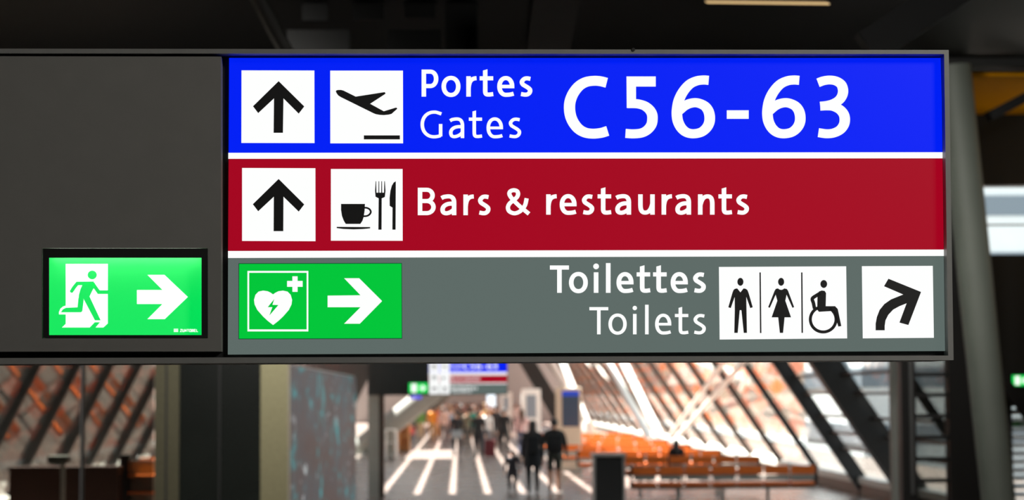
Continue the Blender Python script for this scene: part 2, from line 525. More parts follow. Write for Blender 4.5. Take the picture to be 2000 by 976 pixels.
HEART_R = [(448, 425), (476, 405), (511, 388), (566, 380), (621, 392), (658, 430), (675, 490), (668, 545), (636, 610), (566, 690), (510, 742), (448, 790)]
HEART = HEART_R + [(896 - x, y) for x, y in HEART_R[-2:0:-1]]
BOLT = [(463, 480), (440, 550), (512, 552), (405, 675), (440, 577), (385, 577)]
ARROW_AED = [(854, 395), (1115, 392), (985, 257), (1105, 257), (1287, 438), (1110, 618), (985, 618), (1115, 487), (854, 487)]
ARROW_EXIT = [(810, 375), (1005, 375), (890, 260), (1020, 260), (1198, 428), (1022, 597), (890, 597), (1005, 482), (810, 482)]

# ------------------------------------------------------------------ sign materials (lit from within)
def lit(name, rgb, k=1.0, rough=0.35):
    return mat_new(name, (8, 8, 8), rough, emit=rgb, strength=k, spec=0.25)
LIT_WHITE = lit('backlit_white', (254, 255, 254), 1.0)
LIT_BLUE = lit('backlit_blue', (0, 32, 246))
LIT_RED = lit('backlit_red', (164, 4, 32))
LIT_GREY = lit('backlit_grey', (94, 107, 103))
LIT_GREEN = lit('backlit_green', (0, 198, 58))
LIT_EXIT = mat_new('exit_green', (50, 150, 80), 0.5, emit=(0, 222, 88), strength=1.0)
LIT_EXIT_WHITE = mat_new('exit_white', (200, 200, 200), 0.5, emit=(252, 255, 252), strength=1.0)
INK = mat_new('black_ink', (8, 8, 8), 0.5, emit=(8, 8, 8), strength=1.0)
FRAME = mat_new('grey_sign_frame', (132, 132, 128), 0.45, 0.2, vary=0.04, scale=30)
PANEL_GREY = mat_new('grey_sign_panel', (112, 111, 106), 0.65, vary=0.03, scale=20)
GAP = mat_new('black_gap', (6, 6, 6), 0.6)

# ------------------------------------------------------------------ the hanging wayfinding sign
SIGN_A = R(0.76)
SIGN_P = at(1145, 402, 4.92)
SIGN_Y = Vector((-math.sin(SIGN_A), math.cos(SIGN_A), 0))
SIGN_X = Vector((math.cos(SIGN_A), math.sin(SIGN_A), 0))

def S(px, py, dep=0.0):
    d = ray(px, py)
    o = EYE - SIGN_P - SIGN_Y * dep
    t = -o.dot(SIGN_Y) / d.dot(SIGN_Y)
    p = o + d * t
    return p.dot(SIGN_X), p.z

def flat(parent, name, m, d0, d1, fn, dep=0.0, label=None):
    F = Face(lambda a, b: S(a, b, dep), d0, d1)
    fn(F)
    o = F.mb.build(name, m, parent, local=True)
    if label:
        o['label'] = label
    return o

sign = empty('wayfinding_sign', SIGN_P, 'large backlit hanging sign with blue, red and grey bands reading Portes Gates C56-63', 'sign', rz=SIGN_A)
FD = -0.03
def sign_frame(F):
    F.poly([(-260, 94.5), (1853, 97.5), (1844, 105.5), (-260, 104)])
    F.poly([(1853, 97.5), (1862.5, 703), (1852, 694), (1844, 105.5)])
    F.poly([(1862.5, 703), (-260, 712), (-260, 699.5), (1852, 694)])
flat(sign, 'frame', FRAME, FD, 0.19, sign_frame, FD, 'thin grey metal frame')
flat(sign, 'backing', GAP, 0.012, 0.18, lambda F: F.poly([(-255, 100), (1846, 102), (1855, 697), (-255, 704)]), 0.012)
def hung(F):
    for x in (-215, -150):
        F.rect(x, -560, x + 22, 110)
flat(sign, 'hanger', STEEL_BLACK, 0.05, 0.08, hung, 0.05)
flat(sign, 'blank_panel', PANEL_GREY, -0.026, 0.01, lambda F: (F.poly([(-250, 109), (83, 110), (83, 686.3), (-250, 687)]), F.poly([(406, 110.4), (432, 110.5), (432, 686), (406, 686)]), F.poly([(83, 110), (406, 110.4), (406, 484.5), (83, 484.5)]), F.poly([(83, 660), (406, 660), (406, 686), (83, 686.3)])), -0.026, 'plain grey blank panel')
bolt = MB()
u, v = S(1237, 97, FD)
bolt.tube((u, FD - 0.002, v), (u, FD + 0.006, v), 0.0042, n=10)
bolt.build('bolt', STEEL_BLACK, sign, local=True)

gates = flat(sign, 'gates_panel', LIT_BLUE, 0, 0.01, lambda F: F.poly([(447.5, 113), (1837, 113), (1842, 298), (446.5, 299)]), 0, 'blue band for the gates')
bars = flat(sign, 'restaurants_panel', LIT_RED, 0, 0.01, lambda F: F.poly([(446.5, 309), (1842, 308), (1845, 488), (445.5, 491)]), 0, 'red band for bars and restaurants')
toil = flat(sign, 'toilets_panel', LIT_GREY, 0, 0.01, lambda F: F.poly([(445.5, 503), (1845, 499), (1848.5, 685), (445, 692)]), 0, 'grey band for the toilets')
flat(sign, 'divider_strip', LIT_WHITE, -0.001, 0.01, lambda F: F.poly([(446, 298.4), (1842.5, 297.2), (1843, 309), (446, 310)]))
flat(sign, 'divider_strip', LIT_WHITE, -0.001, 0.01, lambda F: F.poly([(445.5, 490), (1845.5, 487.2), (1846, 499.6), (445.5, 503.6)]))

T0, T1, G0, G1 = -0.0012, 0.0005, -0.0018, -0.0005
def tile(parent, name, quad, fn, label=None):
    F = Face(S, T0, T1)
    F.poly(quad, 0)
    F.d0, F.d1 = G0, G1
    fn(F)
    o = F.mb.build(name, [LIT_WHITE, INK], parent, local=True)
    if label:
        o['label'] = label
    return o
tile(gates, 'arrow_tile', [(471.8, 137.5), (614, 137.8), (614.3, 279.3), (471.5, 279)], lambda F: F.poly(z(440, 90, 2.857, ARROW_UP), 1))
def plane_art(F):
    F.poly(z(640, 130, 6.294, PLANE), 1)
    F.poly(z(640, 130, 6.294, [(445, 846), (888, 846), (888, 895), (445, 895)]), 1)
tile(gates, 'plane_tile', [(645, 138), (787, 138), (787.3, 279.8), (645.2, 279.8)], plane_art)
def let(parent, fn):
    F = Face(S, T0, T1)
    fn(F)
    return F.mb.build('lettering', LIT_WHITE, parent, local=True)
let(gates, lambda F: word(F, PORTES, 149.0, 188.6, 8.8))
let(gates, lambda F: word(F, GATES, 229.6, 269.6, 6.9))
let(gates, letters_gate_numbers)
tile(bars, 'arrow_tile', [(472.9, 328), (616, 328.5), (616.2, 470.8), (472.9, 470.3)], lambda F: F.poly(z(440, 245.5 , 2.857, [(x, y + 101) for x, y in [(298, 196), (441, 338), (410, 378), (325, 295), (324, 487), (270, 487), (271, 295), (184, 376), (154, 337)]]), 1))
def cup_art(F):
    q = lambda p: z(640, 325, 6.506, p)
    F.poly(q(CUP), 1)
    F.stroke(catmull(q([(462, 524), (500, 527), (533, 545), (548, 577), (533, 608), (500, 628), (452, 633)]), 6), 24 / 6.5, 22 / 6.5, mi=1)
    F.poly(q([(115, 767), (540, 770), (540, 786), (450, 795), (330, 799), (200, 794), (115, 783)]), 1)
    F.poly(q(FORK), 1)
    F.poly(q(KNIFE), 1)
tile(bars, 'restaurant_tile', [(646.3, 330), (786.3, 330), (786.5, 470), (646.3, 469.8)], cup_art)
let(bars, lambda F: word(F, BARS, 379.8, 420.0, 8.8))
let(bars, ampersand)
let(bars, lambda F: word(F, RESTA, 379.4, 419.0, 8.8))
let(toil, lambda F: word(F, TOILETTES, 531.6, 571.6, 9.0))
let(toil, lambda F: word(F, TOILETS, 612.8, 652.6, 6.9))
def people_art(F):
    q = lambda p: z(1400, 510, 6.1, p)
    for x in (280, 765):
        F.dot(*q([(x, 245)])[0], 36 / 6.1, 47 / 6.1, 1)
    F.poly(q(MAN), 1)
    F.poly(q(WOMAN), 1)
    F.poly(q([(507, 133), (523, 133), (530, 855), (513, 855)]), 1)
    F.poly(q([(1003, 133), (1019, 133), (1025, 853), (1008, 853)]), 1)
    F.dot(*q([(1273, 271)])[0], 40 / 6.1, 47 / 6.1, 1)
    F.poly(q(SITTER), 1)
    F.stroke(catmull(q([(1232, 380), (1185, 408), (1137, 445), (1150, 500), (1163, 565)]), 4), 42 / 6.1, 42 / 6.1, mi=1)
    c = q([(1266, 692)])[0]
    F.stroke(arc(*c, 153 / 6.1, 150 / 6.1, -60, 246, 52), 36 / 6.1, 36 / 6.1, mi=1)
tile(toil, 'toilet_figures_tile', z(1400, 510, 6.1, [(25, 68), (1540, 60), (1552, 918), (34, 932)]), people_art)
tile(toil, 'bent_arrow_tile', z(1670, 505, 4.65, [(62, 68), (705, 65), (715, 718), (70, 723)]), lambda F: F.poly(z(1670, 505, 4.65, BEND), 1))

AED_EDGE = lit('backlit_dark_green', (0, 70, 40))
aed = flat(sign, 'defibrillator_panel', [LIT_GREEN, AED_EDGE], T0, 0.0, lambda F: (F.poly([(467.2, 515.2), (784, 514.6), (784.6, 660), (467, 661)], 0), F.poly([(466, 514), (785, 513.4), (785.6, 661.2), (465.8, 662.2)], 1, d0=-0.0006, d1=0.0003)), 0, 'green defibrillator panel')
def aed_art(F):
    q = lambda p: z(460, 505, 6.1, p)
    for a in ([(143, 146), (868, 146), (868, 168), (143, 168)], [(143, 842), (868, 842), (868, 866), (143, 866)], [(143, 146), (163, 146), (163, 866), (143, 866)], [(848, 146), (868, 146), (868, 866), (848, 866)],
              [(678, 210), (740, 210), (740, 395), (678, 395)], [(615, 265), (800, 265), (800, 335), (615, 335)]):
        F.poly(q(a), 0)
    F.poly(q(HEART), 0)
    F.poly(q(BOLT), 1, d0=-0.0024, d1=-0.001)
flat(aed, 'heart_pictogram', [LIT_WHITE, LIT_GREEN], G0, G1, aed_art)
flat(aed, 'arrow', LIT_WHITE, G0, G1, lambda F: F.poly(z(430, 480, 4.0675, ARROW_AED)))

# the emergency exit sign let into the blank panel
ED = -0.0275
ex_loc = SIGN_P + SIGN_X * S(244, 660, -0.026)[0] + Vector((0, 0, S(244, 660, -0.026)[1])) + SIGN_Y * -0.026
exit_sign = empty('exit_sign', SIGN_P.copy(), 'green lit emergency exit sign with running man and arrow, set in the grey blank panel', 'exit sign', rz=SIGN_A)
def ex_house(F):
    o, i = [(83.5, 485), (405.5, 485), (405.5, 659.5), (83.5, 659.5)], [(95.6, 503), (393.6, 503), (393.6, 654), (95.6, 654)]
    for k in range(4):
        F.poly([o[k], o[(k + 1) % 4], i[(k + 1) % 4], i[k]])
flat(exit_sign, 'housing', GAP, ED, -0.024, ex_house, ED, 'black housing')
exit_face = flat(exit_sign, 'lit_panel', LIT_EXIT, 0.007, 0.0095, lambda F: F.poly([(88, 494), (401, 494), (401, 658), (88, 658)]), 0.007, 'green glowing face')
flat(exit_sign, 'lamp_strip', mat_new('lamp_strip_glow', (255, 255, 255), 0.5, emit=(255, 255, 255), strength=9.0), -0.022, -0.012, lambda F: F.poly([(97, 496.5), (392, 496.5), (392, 500.5), (97, 500.5)]), -0.017)
def ex_art(F):
    q = lambda p: z(80, 480, 5.42, p)
    F.poly(q([(262, 190), (707, 190), (707, 820), (660, 863), (578, 863), (625, 808), (568, 808), (515, 863), (222, 863), (262, 825), (262, 725), (190, 725), (190, 700), (205, 665), (235, 640), (262, 632)]), 0)
    k = dict(mi=1, d0=0.0052, d1=0.0062)
    F.dot(*q([(543, 307)])[0], 48 / 5.42, 46 / 5.42, **k)
    F.stroke(q([(332, 470), (350, 440), (385, 397), (560, 395)]), 37 / 5.42, **k)
    F.dot(*q([(326, 478)])[0], 18 / 5.42, **k)
    F.stroke(q([(548, 400), (612, 489), (722, 489)]), 38 / 5.42, **k)
    F.poly(q([(448, 395), (570, 390), (575, 420), (545, 470), (514, 535), (632, 787), (572, 787), (452, 560), (440, 560), (400, 560), (402, 520), (420, 455)]), **k)
    F.poly(q([(398, 550), (453, 562), (438, 690), (424, 702), (212, 702), (232, 672), (265, 655), (388, 650)]), **k)
flat(exit_face, 'running_man_pictogram', [LIT_EXIT_WHITE, LIT_EXIT], 0.006, 0.0075, ex_art, 0.006)
flat(exit_face, 'arrow', LIT_EXIT_WHITE, 0.006, 0.0075, lambda F: F.poly(z(60, 470, 3.905, ARROW_EXIT)), 0.006)
def ex_text(F):
    q = lambda p: z(60, 470, 3.905, p)
    for yy in (671, 680, 689):
        F.poly(q([(1091, yy), (1124, yy), (1124, yy + 6), (1091, yy + 6)]))
    G = {'Z': [[(0, 0), (1, 0), (0, 1), (1, 1)]], 'U': [[(0, 0), (0, 1), (1, 1), (1, 0)]], 'M': [[(0, 1), (0, 0), (.5, .7), (1, 0), (1, 1)]], 'T': [[(0, 0), (1, 0)], [(.5, 0), (.5, 1)]],
         'O': [[(0, 0), (1, 0), (1, 1), (0, 1), (0, 0)]], 'B': [[(0, 0), (1, .1), (1, .4), (0, .5), (1, .6), (1, .9), (0, 1), (0, 0)]], 'E': [[(1, 0), (0, 0), (0, 1), (1, 1)], [(0, .5), (.9, .5)]], 'L': [[(0, 0), (0, 1), (1, 1)]]}
    for i, ch in enumerate('ZUMTOBEL'):
        for st in G[ch]:
            F.stroke(q([(1141 + i * 17.6 + a * 11, 675 + b * 18) for a, b in st]), 4.6 / 3.905)
flat(exit_face, 'lettering', LIT_EXIT_WHITE, 0.006, 0.0075, ex_text, 0.006)

# ------------------------------------------------------------------ the hall: floor, roof with slots, inward-leaning glazed sides
struct('floor', MB().box(-14, 14, -8, 190, -0.3, 0), FLOOR)
struct('ground', MB().add([(-400, -40, -4.2), (400, -40, -4.2), (400, 900, -4.2), (-400, 900, -4.2)], [(0, 1, 2, 3)]), CONCRETE)

XR, KR = 9.0, 0.67            # right facade: x = XR - KR z
XL, KL = -8.6, 0.5            # left facade:  x = XL + KL z
RZ = 8.0
rl, rr_ = XL + KL * RZ, XR - KR * RZ
def facade_r(y, z):
    return Vector((XR - KR * z, y, z))
def facade_l(y, z):
    return Vector((XL + KL * z, y, z))

roof = MB()
SH = -SUN_DIR.x / SUN_DIR.z * RZ      # sideways run of a sunbeam between roof and floor
SY = -SUN_DIR.y / SUN_DIR.z * RZ
stripes = [(-1.82 + 0.8 * i - SH, 0.11) for i in range(7)]  # unseen roof slots, cut to throw the sun stripes onto the floor
sky0, sky1 = 1.15, rr_ - 0.15  # unseen opening added to let sun fall on the seats
Y0, Y1, Y2, Y3, Y4 = 27.5, 47.5 - SY, 74.5 - SY, 85.5 - SY, 150
roof.box(rl - 0.3, rr_ + 0.3, Y0, Y1, RZ, RZ + 0.25)
roof.box(rl - 0.3, rr_ + 0.3, Y4, 190, RZ, RZ + 0.25)
edges = [rl - 0.3] + [e for c, h in stripes if c - h > rl for e in (c - h, c + h)] + [sky0]
for a, b in zip(edges[0::2], edges[1::2]):
    if b < -2.3:
        roof.box(a, b, Y1, Y2, RZ, RZ + 0.25)
        roof.box(a, b, Y3, Y4, RZ, RZ + 0.25)
    else:
        roof.box(a, b, Y1, Y4, RZ, RZ + 0.25)
for y in [Y1 + 5.75 * k for k in range(18)]:
    roof.box(sky0, rr_ + 0.3, y, y + 0.3, RZ, RZ + 0.25)
roof.box(sky0, rr_ + 0.3, Y1, 50.5 - SY, RZ, RZ + 0.25)
roof.box(sky0, rr_ + 0.3, 104, Y4, RZ, RZ + 0.25)
roof.box(sky1, rr_ + 0.3, Y1, Y4, RZ, RZ + 0.25)
roof.box(rr_ + 0.3, 7.2, Y0, 57 - SY, RZ + 0.25, RZ + 0.5)  # unseen overhang added to keep sun off the near right bays
struct('ceiling', roof, ROOF)

# frames of the right facade every 5.75 m, panes between them
FY = [28.3, 34.05] + [39.8 + 5.75 * k for k in range(19)]
n_win = 0
for k, y in enumerate(FY):
    w, d = (0.44, 0.5) if k == 2 else (0.22, 0.3) if k == 3 else (0.12, 0.14)
    m = STEEL_BLACK if k < 5 else STEEL_BROWN
    nrm = Vector((-1, 0, -KR)).normalized()
    struct('trim_%d' % (k + 1), MB().bar(facade_r(y, -0.0) + nrm * d / 3, facade_r(y, RZ) + nrm * d / 3, w, d), m)
def bay(name, y0, y1, fac, gl, fm, transoms, sill_w, sgn):
    e = empty(name, fac((y0 + y1) / 2, 0), kind='structure')
    z0, z1 = 0.42, (RZ - 0.05 if sgn > 0 else 6.0)
    th = Vector((sgn * 0.01, 0, 0))
    p = [fac(y0, z0), fac(y1, z0), fac(y1, z1), fac(y0, z1)]
    MB().prism([q - th for q in p], [q + th for q in p]).build('pane', gl, e)
    s = fac((y0 + y1) / 2, z0)
    MB().box(min(s.x - sgn * sill_w, s.x + sgn * 0.15), max(s.x - sgn * sill_w, s.x + sgn * 0.15), y0, y1, z0 - 0.16, z0 - 0.02).build('window_sill', SLEDGE, e)
    MB().box(min(s.x - sgn * (sill_w - 0.04), s.x + sgn * 0.15), max(s.x - sgn * (sill_w - 0.04), s.x + sgn * 0.15), y0, y1, 0, z0 - 0.16).build('base_panel', fm, e)
    if sgn < 0:
        p = [fac(y0, 6.0), fac(y1, 6.0), fac(y1, RZ), fac(y0, RZ)]
        MB().prism([q - th * 4 for q in p], [q + th * 4 for q in p]).build('sun_blocker', ROOF, e)  # unseen solid panel added to keep sun off the left struts
    for zz in transoms:
        MB().bar(fac(y0, zz), fac(y1, zz), 0.05, 0.16, (0, 0, 1)).build('transom', fm, e)
    return e
for k in range(len(FY) - 1):
    n_win += 1
    tr = (1.02, 1.37, 1.73, 2.2, 2.56, 3.0) if k in (1, 2) else ()
    bay('window_%d' % n_win, FY[k] + 0.08, FY[k + 1] - 0.08, facade_r, GLASS, STEEL_BROWN, tr, 0.12, 1)

# left facade
LY = [28.6 + 3.6 * k for k in range(36)]
for k, y in enumerate(LY):
    nrm = Vector((1, 0, -KL)).normalized()
    struct('trim_%d' % (len(FY) + k + 1), MB().bar(facade_l(y, 0) + nrm * 0.05, facade_l(y, RZ) + nrm * 0.05, 0.13, 0.14), STEEL_BLACK)
for k in range(len(LY) - 1):
    n_win += 1
    bay('window_%d' % n_win, LY[k] + 0.08, LY[k + 1] - 0.08, facade_l, GLASS, STEEL_BLACK, (), 0.3, -1)

# far end of the hall: glazed gable
wf = MB()
for a, b in zip((-8.6, 2.9, 3.9), (2.2, 3.3, 9)):
    wf.box(a, b, 172, 172.3, 0, 2.3)
wf.box(-8.6, 9, 172, 172.3, 2.3, RZ)
struct('wall_far', wf, mat_new('grey_far_wall', (150, 152, 150), 0.7, vary=0.1))

# the low dark passage the camera stands in
NZ = 6.25
struct('ceiling_passage', MB().box(-9, 11, -8, 25.6, NZ, NZ + 0.3).box(-9, 5.9, 25.6, 29.4, NZ, NZ + 0.3), BLACKISH)
struct('wall_left', MB().box(-9.3, -9, -8, 28.2, 0, NZ + 0.3), WALLDARK)
struct('wall_right', MB().box(11, 11.3, -8, 30, 0, NZ + 0.3), WALLDARK)
struct('wall_back', MB().box(-9, 11, -8.3, -8, 0, NZ + 0.3), WALLDARK)
# header above the opening to the hall, wing walls beside the glazed sides
struct('wall_header', MB().box(-9, 6.7, 28.2, 28.5, 3.5, RZ + 0.3), WALLDARK)
def wing():
    w = MB()
    w.prism([Vector((-9, 28.2, 0)), Vector((XL, 28.2, 0)), Vector((XL + KL * 3.5, 28.2, 3.5)), Vector((-9, 28.2, 3.5))],
            [Vector((-9, 28.5, 0)), Vector((XL, 28.5, 0)), Vector((XL + KL * 3.5, 28.5, 3.5)), Vector((-9, 28.5, 3.5))])
    return w
struct('wall_wing', wing(), WALLDARK)

# right end wall with the louvred opening, the strip window and the yellow soffit
Yw = 29.3
def zat(py, y, px=1960):
    return at(px, py, y).z
def xat(px, y, py=600):
    return at(px, py, y).x
wz = [0, zat(976, Yw) - 0.2, zat(790, Yw), zat(497, Yw), zat(362, Yw), NZ + 0.3]
xa, xb = xat(1890, Yw), 11
wr = MB().box(xat(1852, Yw), xat(1972, Yw), Yw, Yw + 0.3, 0, wz[2]).box(xat(1852, Yw), xb, Yw, Yw + 0.3, wz[2], wz[3]).box(xat(1852, Yw), xat(1905, Yw), Yw, Yw + 0.3, wz[3], wz[4])
wr.box(10.4, xb, Yw, Yw + 0.3, wz[3], wz[4]).box(xat(1852, Yw), xb, Yw, Yw + 0.3, wz[4], NZ + 0.3).box(xat(1972, Yw), xb, Yw, Yw + 0.3, 0, wz[1]).box(10.4, xb, Yw, Yw + 0.3, wz[1], wz[2])
struct('wall_end', wr, BLACKISH)
w = empty('window_%d' % (n_win + 1), (9, Yw + 0.15, wz[3]), kind='structure')
MB().box(xat(1905, Yw), 10.4, Yw + 0.14, Yw + 0.16, wz[3], wz[4]).build('pane', GLASS, w)
for zz in (wz[3] + 0.42,):
    MB().box(xat(1905, Yw), 10.4, Yw + 0.1, Yw + 0.2, zz, zz + 0.02).build('transom', STEEL_GREY, w)
lv = empty('window_%d' % (n_win + 2), (9, Yw + 0.15, wz[1]), kind='structure')
zz = wz[1]
while zz < wz[2] - 0.02:
    MB().add([(xat(1972, Yw), Yw + 0.06, zz), (10.4, Yw + 0.06, zz), (10.4, Yw + 0.2, zz + 0.07), (xat(1972, Yw), Yw + 0.2, zz + 0.07),
              (xat(1972, Yw), Yw + 0.06, zz + 0.012), (10.4, Yw + 0.06, zz + 0.012), (10.4, Yw + 0.2, zz + 0.082), (xat(1972, Yw), Yw + 0.2, zz + 0.082)],
             [(0, 1, 2, 3), (4, 5, 6, 7), (0, 1, 5, 4), (1, 2, 6, 5), (2, 3, 7, 6), (3, 0, 4, 7)]).build('louvre', EXT_WHITE, lv)
    zz += 0.115
zg = zat(833, Yw)
MB().box(xat(1972, Yw), 10.4, Yw + 0.03, Yw + 0.06, zg, zg + 0.075).build('green_strip', mat_new('green_strip_paint', (40, 110, 50), 0.5, vary=0.1), lv)

soff = MB()
for i in range(26):
    y = 25.7 + i * 0.14
    soff.box(5.9, 11, y, y + 0.12, 6.12, 6.2)
soff.box(5.9, 11, 25.6, 29.4, 6.2, 6.24)
struct('ceiling_soffit', soff, YELLOW)
beam = MB().box(-9, 11, 25.1, 25.55, zat(129, 25.1, 1920), NZ)
struct('trim_%d' % (len(FY) + len(LY) + 1), beam, DARK)
br = MB()
br.bar(at(1930, 228, 25.8), at(2080, 150, 25.8), 0.25, 0.12)
br.bar(at(1690, 96, 15), at(1880, -30, 15), 0.22, 0.25)
struct('trim_%d' % (len(FY) + len(LY) + 2), br, BLACKISH)

# dark structure under the passage ceiling, above the sign
t = empty('ceiling_duct', at(1080, 40, 19), 'broad grey duct hanging below the dark ceiling above the sign', 'duct')
MB().bar(at(1092, -60, 18), at(1068, 86, 21), 0.42, 0.3, (1, 0, 0)).build('duct_body', mat_new('dull_duct', (60, 58, 54), 0.6, vary=0.1), t)
t = empty('ceiling_pipe', at(530, 50, 19), 'thin slanting grey pipe under the dark ceiling above the sign', 'pipe')
MB().tube(at(490, -30, 18.5), at(560, 104, 20), 0.07).build('pipe_body', mat_new('dull_pipe', (60, 62, 60), 0.5), t)
t = empty('ceiling_panel_grid', at(720, 60, 20), 'dark grey ceiling panel grid above the sign between pipe and duct', 'ceiling panels')
for x0, x1, y0, y1 in ((560, 683, 58, 98), (758, 860, 58, 98), (870, 932, -20, 98), (590, 640, -20, 40), (690, 750, -20, 38), (790, 850, -20, 34)):
    a, b = at(x0, y1, 21.5), at(x1, y0, 21.5)
    MB().box(a.x, b.x, 21.5, 21.6, a.z, min(b.z, NZ)).build('panel', mat_new('dull_panel', (30, 30, 28), 0.7, vary=0.1), t)
lamp = empty('linear_lamp', at(1520, 6, 16), 'thin warm linear lamp glowing at the dark ceiling above the sign', 'lamp')
a, b = at(1380, 4, 17), at(1618, 7, 16)
MB().bar(a + Vector((0, 0, 0.05)), b + Vector((0, 0, 0.05)), 0.08, 0.06).build('lamp_housing', STEEL_BLACK, lamp)
MB().bar(a, b, 0.03, 0.008).build('lamp_tube', mat_new('warm_lamp', (255, 255, 255), 0.5, emit=(255, 214, 150), strength=0.9), lamp)

rl_ = empty('recessed_lamp', at(1812, 8, 17), 'pale square lamp at the dark ceiling above the sign corner', 'lamp')
a, b = at(1790, 14, 17), at(1836, -12, 17)
MB().box(a.x, b.x, 17, 17.1, a.z, b.z).build('lamp_face', mat_new('pale_lamp', (120, 124, 112), 0.5, emit=(150, 160, 138), strength=0.8), rl_)
MB().box(a.x - 0.02, b.x + 0.02, 17.1, 17.2, a.z - 0.02, b.z + 0.02).build('lamp_housing', STEEL_BLACK, rl_)

# ------------------------------------------------------------------ leaning column at the right
cb, ct = Vector((at(1956, 1010, 25).x, 25, 0)), Vector((at(1868, 129, 25).x, 25, zat(129, 25)))
d = (ct - cb) / ct.z
c_ = empty('leaning_column', cb, 'thick grey round column leaning beside the sign', 'column')
p950 = at(1950, 976, 25)
top = at(1861, 129, 25)
bot = p950 + (p950 - top) * (p950.z / (top.z - p950.z))
MB().tube(bot, top, 0.2, 0.215, 40).build('shaft', COLUMN, c_, smooth=True)
MB().tube(bot, bot + Vector((0, 0, 0.05)), 0.34, 0.34, 40).build('foot_plate', STEEL_GREY, c_)

# glazed ladder door between black posts, right of the opening
dr = empty('glazed_door', (xat(1805, 27), 27, 0), 'narrow black framed glazed door with seven small panes beside the leaning column', 'door')
MB().box(xat(1757, 27), xat(1785, 27), 27, 27.25, 0, 3.5).build('post', STEEL_BLACK, dr)
MB().box(xat(1850, 27), xat(1904, 27), 27, 27.25, 0, 3.5).build('post', STEEL_BLACK, dr)
MB().box(xat(1757, 27), xat(1904, 27), 27, 27.25, 3.5, 6.1).build('head_panel', BLACKISH, dr)
for py in (690, 731, 771, 812.5, 854, 896.5, 938.5, 985):
    z0 = zat(py, 27, 1818)
    MB().box(xat(1785, 27), xat(1850, 27), 27.03, 27.2, z0 - 0.026, z0 + 0.026).build('crossbar', STEEL_BLACK, dr)
MB().box(xat(1785, 27), xat(1850, 27), 27.1, 27.12, 0.05, 3.5).build('pane', glass_new('grey_door_glass', (0.62, 0.62, 0.6), 1.5), dr)
MB().box(xat(1772, 27), xat(1777, 27), 26.94, 27.0, 0.9, 3.2).build('handle', CHROME, dr)

pl = empty('square_post', (xat(1746, 33), 33, 0), 'slim pale grey square post left of the narrow glazed door', 'post')
MB().box(xat(1737, 33), xat(1757, 33), 33, 33.16, 0, 7.2 * 0 + 3.5).build('shaft', STEEL_GREY, pl)
MB().box(xat(1735, 33), xat(1759, 33), 32.98, 33.18, 0, 0.06).build('foot_plate', STEEL_GREY, pl)

# ------------------------------------------------------------------ white V columns standing along the hall
def strut(parent, p0, p1, r, m, zt, name='strut'):
    q = p0 + (p1 - p0) * ((zt - p0.z) / (p1.z - p0.z))
    MB().tube(p0, q, r, r, 24).build(name, m, parent, smooth=True)
f = Vector((at(1292, 862, 67).x, 67, 0))
vc = empty('column_tree', f, 'white tubular column with two struts and two thin mirrored ones beyond the orange seats', 'column')
MB().tube(f, f + Vector((0, 0, 0.8)), 0.3, 0.24, 24).build('foot', STEEL_WHITE, vc, smooth=True)
for (px, py, y), r, (qx, qy) in (((1192, 715, 78), 0.13, (1270, 858)), ((1222, 715, 76), 0.13, (1292, 858)), ((1408, 715, 53), 0.07, (1308, 852)), ((1446, 715, 51), 0.07, (1326, 850))):  # the two thin struts stand in for reflections of the thick ones
    strut(vc, at(qx, qy, 67), at(px, py, y), r, STEEL_WHITE, 5.0)
f2 = Vector((at(1150, 815, 112).x, 112, 0))
vd = empty('column_tree', f2, 'farther white tubular column with two struts behind the beige pylon', 'column')
MB().tube(f2, f2 + Vector((0, 0, 0.8)), 0.4, 0.3, 24).build('foot', STEEL_WHITE, vd, smooth=True)
for dx in (0, 20):
    strut(vd, Vector((f2.x, 112, 0.5)), at(1082 + dx, 715, 113 + dx * 0.2), 0.17, STEEL_WHITE, 5.0)
struct('trim_%d' % (len(FY) + len(LY) + 3), MB().bar(at(1110, 840, 128), at(990, 640, 128), 0.5, 0.9), STEEL_BLACK)
vb = empty('leaning_strut', Vector((at(1784, 1000, 42.5).x, 42.5, 0)), 'pale blue grey tube leaning behind the heavy black facade frame', 'column')
strut(vb, at(1766, 962, 42.5), at(1642, 715, 42.5), 0.16, mat_new('pale_blue_grey_paint', (176, 190, 200), 0.5), 4.6)
a = at(1766, 962, 42.5)
MB().tube(Vector((a.x + 0.05, 42.5, 0)), a, 0.2, 0.16, 20).build('foot', STEEL_GREY, vb)
for nm, b0, b1, y, r, lab in (('leaning_strut', (716, 866), (905, 715), 80, 0.42, 'thick grey tube leaning from the left edge of the walkway'),
                              ('leaning_strut', (796, 838), (868, 768), 116, 0.36, 'paler grey tube leaning behind the thick one, over the shop stands')):
    p0, p1 = at(*b0, y), at(*b1, y)
    g0 = p0 + (p1 - p0) * (-p0.z / (p1.z - p0.z))
    e = empty(nm, g0, lab, 'column')
    strut(e, g0, p1, r, mat_new('grey_strut_paint', (112, 111, 104), 0.5, vary=0.05), 5.5)
    MB().tube(g0 - Vector((0, 0, 0.0)), g0 + Vector((0, 0, 0.12)), r * 1.4, r * 1.4, 24).build('foot_plate', STEEL_GREY, e)

